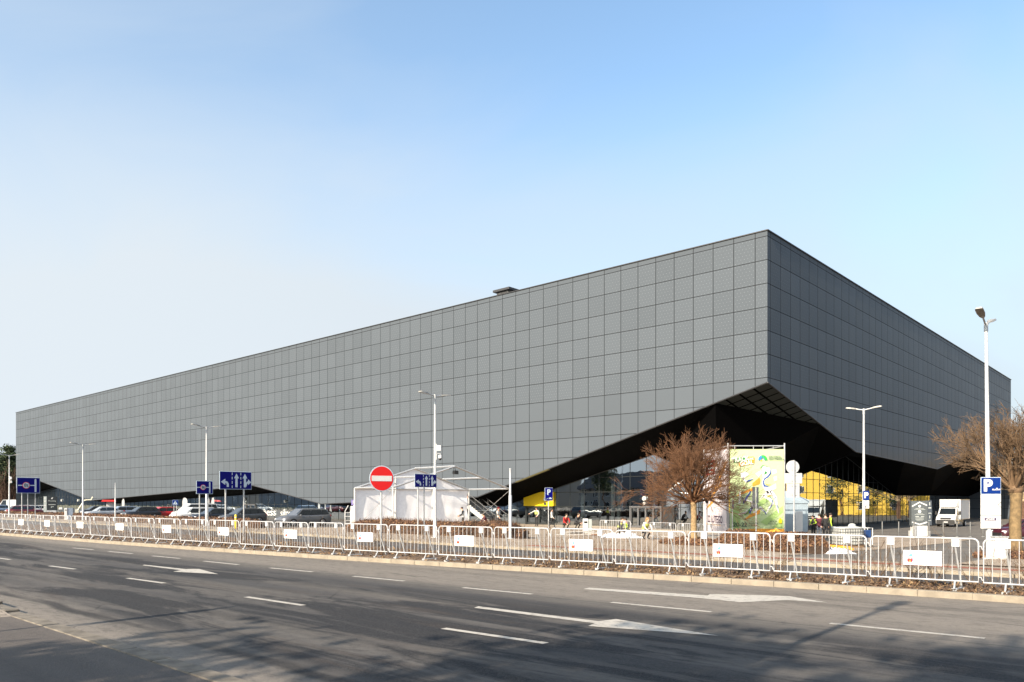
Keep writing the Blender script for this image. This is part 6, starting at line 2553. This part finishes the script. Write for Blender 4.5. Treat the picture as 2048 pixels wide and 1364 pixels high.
def left_bits():
    # pay station behind the hedge
    simple('parking_terminal', 'white and grey parking terminal between the totem and the lamp at left', 'parking terminal', 136, 29.2,
           [('column', WHITE, lambda b: b.cbox((-.18, 0, .62), (.26, .4, 1.24), .02)), ('grey_case', mat('case_bluegrey', (.16, .2, .27), .5), lambda b: b.cbox((.22, .06, .62), (.54, .4, 1.24), .02)), ('lens', BLACK, lambda b: b.disc((-.18, 1.02), .07, -.21, -.19))], radians(25))
    x, y = at(122, 29.4)
    T = thing('security_camera', 'small white camera on a short post left of the parking terminal', 'security camera', (x, y, gz(x, y)), radians(25))
    mb = MB()
    mb.tube([(0, 0, 0), (0, 0, 1.1)], .03, 6)
    mb.build('post', DARK, T)
    mb = MB()
    mb.cbox((0, -.05, 1.18), (.34, .5, .2), .04)
    mb.build('housing', WHITE, T)
    # cranked pale arm of a car-park gate
    x, y = at(154, 36.5)
    T = thing('parking_gate', 'cranked cream arm of a raised car park gate behind the hedge', 'parking gate', (x, y, gz(x, y)), radians(28))
    mb = MB()
    mb.cbox((0, .1, .5), (.4, .35, 1.0), .02)
    mb.build('cabinet', mat('gate_cabinet', (.5, .48, .4), .6), T)
    mb = MB()
    mb.tube([(.1, -.1, .9), (.82, -.1, 2.15), (1.05, -.1, 2.2), (1.6, -.1, 2.2), (1.8, -.1, 2.6)], .085, 6)
    mb.build('arm', mat('gate_arm_cream', (.75, .7, .52), .5), T)
    x, y = at(215, 49)
    T = thing('kiosk', 'small white kiosk under a red awning at the low hall edge', 'kiosk', (x, y, gz(x, y)), radians(25))
    mb = MB()
    mb.cbox((.5, .4, 1.1), (1.3, .9, 1.9), .02)
    mb.build('booth', WHITE, T)
    mb = MB()
    mb.add([(-.9, -.9, 2.1), (1.3, -.9, 2.1), (1.2, .9, 2.1), (-.8, .9, 2.1), (-.7, -.5, 2.4), (1.1, -.5, 2.4), (1.0, .5, 2.4), (-.6, .5, 2.4)], MB.BOXF)
    mb.build('awning', mat('awning_red', (.4, .015, .015), .6), T)
    mb = MB()
    mb.cbox((.5, .4, .12), (1.34, .94, .24), .01)
    mb.build('base', mat('kiosk_yellow', (.6, .42, .05), .6), T)
    # feather flags
    for px, t, h, lb in ((370, 47.5, 2.7, 'white feather flag left of the white people carrier'), (418, 49, 2.8, 'white feather flag, left of a pair behind the people carrier'), (428, 49, 2.75, 'white feather flag, right of a pair behind the people carrier'), (248.5, 48, 2.6, 'narrow white feather flag above the light blue estate')):
        x, y = at(px, t)
        T = thing('feather_flag', lb, 'flag', (x, y, gz(x, y)), radians(20), 'white feather flags by the glass')
        mb = MB()
        mb.tube([(-.35, 0, 0), (-.35, 0, h * .8), (-.25, 0, h * .95), (0, 0, h)], .02, 6)
        mb.build('pole', DARK, T)
        mb = MB()
        w = .62 if px < 400 and px > 300 else .36
        mb.prism([(-.33, .6), (-.33 + w, .75), (-.33 + w, h * .85), (-.33 + w * .8, h * .95), (-.05, h * .99), (-.22, h * .95), (-.33, h * .8)], -.01, .01)
        mb.build('cloth', WHITE, T)
        mb = MB()
        mb.cbox((-.35, 0, .04), (.5, .5, .08), .02)
        mb.build('foot', DARK, T)
    simple('marker_post', 'short yellow marker post behind the barriers under the large lane sign', 'marker post', 471.5, 27, [('post', YELLOW, lambda b: b.tube([(0, 0, 0), (0, 0, 1.0), (0, 0, 1.03)], [.07, .07, .05], 10)), ('band', WHITE, lambda b: b.tube([(0, 0, .8), (0, 0, .86)], .073, 10)), ('base', DARK, lambda b: b.tube([(0, 0, 0), (0, 0, .05)], .13, 10))])
    x, y = at(703, 36)
    T = thing('pay_station', 'small white pay station with a lilac side and P mark left of the tent', 'pay station', (x, y, gz(x, y)), radians(20))
    mb = MB()
    mb.cbox((.16, 0, .85), (.42, .45, 1.7), .02)
    mb.build('cabinet', WHITE, T)
    mb = MB()
    mb.cbox((.38, -.02, .85), (.05, .47, 1.7), .01)
    mb.build('side_panel', mat('lilac_panel', (.3, .24, .5), .5), T)
    mb = MB()
    for xx in (-.5, -.08):
        mb.tube([(xx, -.05, 0), (xx, -.05, 1.3), (xx + .25, -.05, 1.75)], .03, 6)
    for z in (.3, .6, .9, 1.2):
        mb.tube([(-.5, -.05, z), (-.08, -.05, z)], .02, 5)
    mb.build('rail', WHITE, T)
    mb = MB()
    mb.cbox((.16, 0, 1.98), (.34, .06, .42), .01)
    hd = mb.build('head_plate', mat('violet_plate', (.2, .16, .4), .5), T)
    text('letter', 'P', .34, WHITE, hd, (.16, -.036, 1.98), bold=.008)

left_bits()

# ---------------------------------------------------------------- people
POSE = {
    'stand': {},
    'walk': dict(kneeL=(.1, -.14, .5), ankL=(.1, -.2, .1), toeL=(.1, -.37, .05), kneeR=(-.1, .02, .5), ankR=(-.1, .26, .13), toeR=(-.1, .12, .03), elL=(.22, .12, 1.15), wrL=(.22, .1, .9), elR=(-.22, -.04, 1.13), wrR=(-.22, -.2, .92)),
    'reach': dict(elL=(.2, -.2, 1.5), wrL=(.16, -.36, 1.74), elR=(-.22, -.18, 1.46), wrR=(-.14, -.38, 1.66), kneeL=(.11, -.04, .5)),
    'work': dict(elL=(.25, -.02, 1.16), wrL=(.12, -.26, 1.08), elR=(-.25, -.02, 1.16), wrR=(-.1, -.28, 1.02), chest=(0, -.04, 1.3), neck=(0, -.07, 1.46), head=(0, -.11, 1.59), top=(0, -.1, 1.71)),
    'point': dict(elR=(-.32, -.16, 1.3), wrR=(-.5, -.3, 1.18), elL=(.25, .04, 1.15), wrL=(.18, -.12, .98)),
    'crouch': dict(pelvis=(0, .14, .42), waist=(0, .08, .55), chest=(0, -.06, .75), neck=(0, -.14, .9), head=(0, -.19, 1.02), top=(0, -.18, 1.14), shL=(.17, -.08, .84), shR=(-.17, -.08, .84), elL=(.22, -.22, .62), wrL=(.1, -.38, .5),
                   elR=(-.22, -.22, .62), wrR=(-.1, -.38, .46), hipL=(.1, .12, .4), hipR=(-.1, .12, .4), kneeL=(.16, -.26, .5), kneeR=(-.16, -.26, .46), ankL=(.14, .02, .1), ankR=(-.14, .02, .1), toeL=(.16, -.15, .04), toeR=(-.16, -.15, .04)),
    'bend': dict(waist=(0, .02, 1.05), chest=(0, -.22, 1.16), neck=(0, -.38, 1.22), head=(0, -.5, 1.25), top=(0, -.6, 1.28), shL=(.17, -.3, 1.2), shR=(-.17, -.3, 1.2), elL=(.2, -.34, .92), wrL=(.14, -.42, .68), elR=(-.2, -.34, .92), wrR=(-.14, -.42, .66), kneeL=(.11, -.1, .5), kneeR=(-.11, -.08, .5), pelvis=(0, .1, .93), hipL=(.09, .09, .89), hipR=(-.09, .09, .89)),
}
BASE = dict(pelvis=(0, 0, .95), waist=(0, .01, 1.1), chest=(0, .01, 1.3), neck=(0, .01, 1.47), head=(0, -.015, 1.6), top=(0, -.01, 1.7), shL=(.17, .01, 1.41), elL=(.22, .03, 1.14), wrL=(.22, -.03, .9), shR=(-.17, .01, 1.41), elR=(-.22, .03, 1.14),
            wrR=(-.22, -.03, .9), hipL=(.09, 0, .9), kneeL=(.1, -.02, .5), ankL=(.1, .03, .09), toeL=(.11, -.14, .035), hipR=(-.09, 0, .9), kneeR=(-.1, -.02, .5), ankR=(-.1, .03, .09), toeR=(-.11, -.14, .035))
RAD = dict(pelvis=(.145, .11), waist=(.13, .1), chest=(.155, .11), neck=(.055, .055), head=(.078, .09), top=(.06, .07), sh=(.07, .07), el=(.046, .046), wr=(.03, .03), hip=(.09, .09), knee=(.06, .06), ank=(.042, .042), toe=(.04, .03))
BONES = [('pelvis', 'waist', 'torso'), ('waist', 'chest', 'torso'), ('chest', 'neck', 'neck'), ('neck', 'head', 'head'), ('head', 'top', 'head')]
for sd in 'LR':
    BONES += [('chest', 'sh' + sd, 'arm'), ('sh' + sd, 'el' + sd, 'arm'), ('el' + sd, 'wr' + sd, 'fore'), ('pelvis', 'hip' + sd, 'leg'), ('hip' + sd, 'knee' + sd, 'leg'), ('knee' + sd, 'ank' + sd, 'leg'), ('ank' + sd, 'toe' + sd, 'foot')]

def cloth_mat(nm, c):
    return mat('cloth_' + nm, c, .85, var=.15, scale=9, bump=.3, bscale=30)

def person(label, x, y, z, rz, pose, top, sleeve, legs, hair=HAIR, fore=None, height=1.75, cap=None, vest=None, long_hair=False):
    J = dict(BASE)
    J.update(POSE[pose])
    for sd in 'LR':                              # palm, then five bent fingers
        w, e = Vector(J['wr' + sd]), Vector(J['el' + sd])
        d = (w - e).normalized()
        J['palm' + sd] = tuple(w + d * .075)
    names = list(J)
    names.sort(key=lambda n: n != 'pelvis')
    verts = [Vector(J[n]) for n in names]
    rad = []
    for n in names:
        k = n if n in RAD else n[:-1]
        rad.append(RAD.get(k, (.032, .018)))
    idx = {n: i for i, n in enumerate(names)}
    edges = [(idx[a], idx[b]) for a, b, _ in BONES]
    seg = [(verts[idx[a]], verts[idx[b]], g) for a, b, g in BONES]
    face_v = verts[idx['head']] + Vector((0, -.085, -.02))
    verts.append(face_v)
    rad.append((.014, .014))
    edges.append((idx['head'], len(verts) - 1))
    seg.append((verts[idx['head']], face_v, 'head'))
    for sd in 'LR':
        p, w = verts[idx['palm' + sd]], verts[idx['wr' + sd]]
        edges.append((idx['wr' + sd], idx['palm' + sd]))
        d = (p - w).normalized()
        sid = d.cross(Vector((0, 1, .2))).normalized()
        cur = d.cross(sid).normalized()
        seg.append((w + d * .02, p + d * .1, 'hand'))
        for k, (o, ln) in enumerate(((-.028, .06), (-.01, .075), (.01, .072), (.027, .055))):
            a = p + sid * o + d * .02
            b = a + d * ln * .55 + cur * ln * .12
            c = b + d * ln * .4 + cur * ln * .4
            n0 = len(verts)
            verts += [a, b, c]
            rad += [(.01, .01), (.0085, .0085), (.007, .007)]
            edges += [(idx['palm' + sd], n0), (n0, n0 + 1), (n0 + 1, n0 + 2)]
        a = p - d * .03 + sid * .035
        b = a + d * .035 + sid * .02
        n0 = len(verts)
        verts += [a, b]
        rad += [(.011, .011), (.008, .008)]
        edges += [(idx['palm' + sd], n0), (n0, n0 + 1)]
    me = bpy.data.meshes.new('person_body')
    me.from_pydata([tuple(v) for v in verts], edges, [])
    o = bpy.data.objects.new('person_body', me)
    COL.objects.link(o)
    o.modifiers.new('skin', 'SKIN')
    sk = me.skin_vertices[0].data
    for i, r in enumerate(rad):
        sk[i].radius = r
        sk[i].use_root = i == 0
    ss = o.modifiers.new('sub', 'SUBSURF')
    ss.levels = ss.render_levels = 1
    dg = bpy.context.evaluated_depsgraph_get()
    bm = bpy.data.meshes.new_from_object(o.evaluated_get(dg))
    bpy.data.objects.remove(o)
    bm.name = 'person'
    mats = [top, sleeve, fore or sleeve, legs, BLACK, SKIN]
    bm.materials.clear()
    for q in mats:
        bm.materials.append(q)
    code = dict(torso=0, arm=1, fore=2, leg=3, foot=4, head=5, neck=5, hand=5)
    for pl in bm.polygons:
        c = pl.center
        best, bd = 'torso', 9
        for a, b, g in seg:
            ab = b - a
            t = max(0, min(1, (c - a).dot(ab) / ab.length_squared))
            dd = (a + ab * t - c).length
            if g in ('torso',):
                dd -= .06
            if g == 'neck' and t < .62:
                dd += .03
                if dd < bd:
                    best, bd = 'torso', dd
                continue
            if dd < bd:
                best, bd = g, dd
        pl.material_index = code[best]
        pl.use_smooth = True
    s = height / 1.75
    p = link('person', bm, None, (x, y, z), rz)
    p.scale = (s, s, s)
    tag(p, label, 'person')
    h = Vector(J['head'])
    up = (Vector(J['top']) - h).normalized()
    mb = MB()
    mb.ball(h + up * .055 + Vector((0, .022, 0)), (.098, .105, .085), 0, 12, 8)
    if long_hair:
        mb.tube([h + Vector((0, .07, .06)), h + Vector((0, .1, -.08)), h + Vector((0, .11, -.24))], [.075, .085, .03], 10)
    mb.build('hair' if cap is None else 'cap', hair if cap is None else cap, p)
    if cap is not None:
        mb = MB()
        mb.cbox(tuple(h + up * .03 + Vector((0, -.12, .01))), (.14, .12, .02), .008)
        mb.build('cap_peak', cap, p)
    if vest is not None:
        c, w = Vector(J['chest']), Vector(J['waist'])
        mb = MB()
        rings = []
        for f, kx, ky in ((0, .172, .135), (.5, .182, .14), (1.0, .186, .145), (1.35, .13, .1)):
            q = w.lerp(c, f)
            rings.append([q + Vector((kx * cos(2 * pi * i / 14), ky * sin(2 * pi * i / 14), 0)) for i in range(14)])
        vs = [v for r in rings for v in r]
        mb.add(vs, [(j * 14 + i, j * 14 + (i + 1) % 14, (j + 1) * 14 + (i + 1) % 14, (j + 1) * 14 + i) for j in range(3) for i in range(14)], 0, True)
        mb.build('vest', vest, p)
    return p

LIME = cloth_mat('lime', (.34, .46, .04))
CBLK = cloth_mat('black', (.014, .014, .016))
CWHT = cloth_mat('white', (.5, .49, .46))
MAROON = cloth_mat('maroon', (.07, .012, .022))
CGREY = cloth_mat('pale_grey', (.42, .43, .47))
CDRK = cloth_mat('dark_grey', (.035, .035, .04))
CRED = cloth_mat('red', (.32, .02, .018))
VESTY = cloth_mat('yellow_vest', (.42, .44, .1))

def people():
    lx, ly, lz = LADDER
    person('person in dark clothes standing on the stepladder and reaching up to the tent', lx - .02, ly - .12, lz + 1.02, radians(-150), 'reach', CBLK, CBLK, CBLK, fore=SKIN)

    def P(label, px, t, *a, **k):
        x, y = at(px, t)
        dz = k.pop('dz', 0)
        return person(label, x, y, gz(x, y) + dz, *a, **k)
    P('person in a black jacket with pale panels standing at the foot of the ladder', 926, 41.8, radians(-100), 'work', CWHT, CBLK, CDRK, vest=None)
    P('person in maroon crouching with a dark backpack by the stair', 971, 44.5, radians(-70), 'crouch', MAROON, MAROON, CBLK, height=1.9)
    x, y = at(976, 44.7)
    T = thing('backpack', 'dark backpack on the shoulders of the crouching person in maroon', 'backpack', (x + .1, y, gz(x, y) + .78), radians(-70))
    mb = MB()
    mb.ball((0, .2, 0), (.19, .15, .28), 0, 12, 8)
    mb.build('bag', CBLK, T)
    mb = MB()
    mb.ball((0, .32, -.06), (.13, .07, .16), 0, 10, 6)
    mb.build('pocket', CDRK, T)
    P('person in a white shirt and red cap standing beside the pale mast', 997, 44.5, radians(60), 'walk', CWHT, CWHT, CDRK, cap=CRED, fore=SKIN)
    P('person with a pale vest leaning to a rail in the doorway under the yellow canopy', 1073, 52.5, radians(-40), 'point', CDRK, CWHT, CBLK, vest=VESTY)
    P('person in a white top with long hair half hidden by the parking sign post', 1104, 50, radians(70), 'walk', CWHT, CWHT, CBLK, long_hair=True, height=1.65)
    P('person in a red jacket crouching behind the barriers', 1131, 47.5, radians(20), 'crouch', CRED, CRED, CBLK, height=1.95)
    P('person in dark clothes crouching left of the white machine', 1154, 49.5, radians(40), 'crouch', CDRK, CDRK, CBLK, height=2.0)
    P('dark-haired person in a yellow vest crouching at the white sheeting, left of two', 1241, 43.6, radians(30), 'crouch', CDRK, CDRK, CBLK, vest=VESTY, height=2.0)
    P('person in black with lime patches crouching at the white sheeting, right of two', 1253, 43.4, radians(-30), 'crouch', LIME, CBLK, CBLK, height=1.95)
    P('long-haired person in a yellow vest bending before the glass doors', 1291, 42.0, radians(30), 'crouch', CWHT, CWHT, CDRK, hair=mat('light_hair', (.3, .17, .08), .6), vest=VESTY, long_hair=True, height=2.15)
    P('dark figure standing just inside the glass doors', 1270, 60, radians(10), 'stand', CBLK, CBLK, CBLK)
    P('person in black with lime sleeves facing the pavilion tent, leftmost of four', 1627, 55, radians(-60), 'work', CBLK, LIME, CBLK, height=1.72)
    P('person in a maroon top and pale grey trousers, second of four', 1638.5, 55, radians(150), 'stand', MAROON, MAROON, CGREY, height=1.82)
    P('person all in black seen from behind, third of four', 1651, 55, radians(170), 'stand', CBLK, CBLK, CDRK, height=1.84)
    P('person in black with pale lime sleeves, rightmost of four', 1661, 54.5, radians(80), 'stand', CBLK, LIME, CBLK, height=1.88)

people()
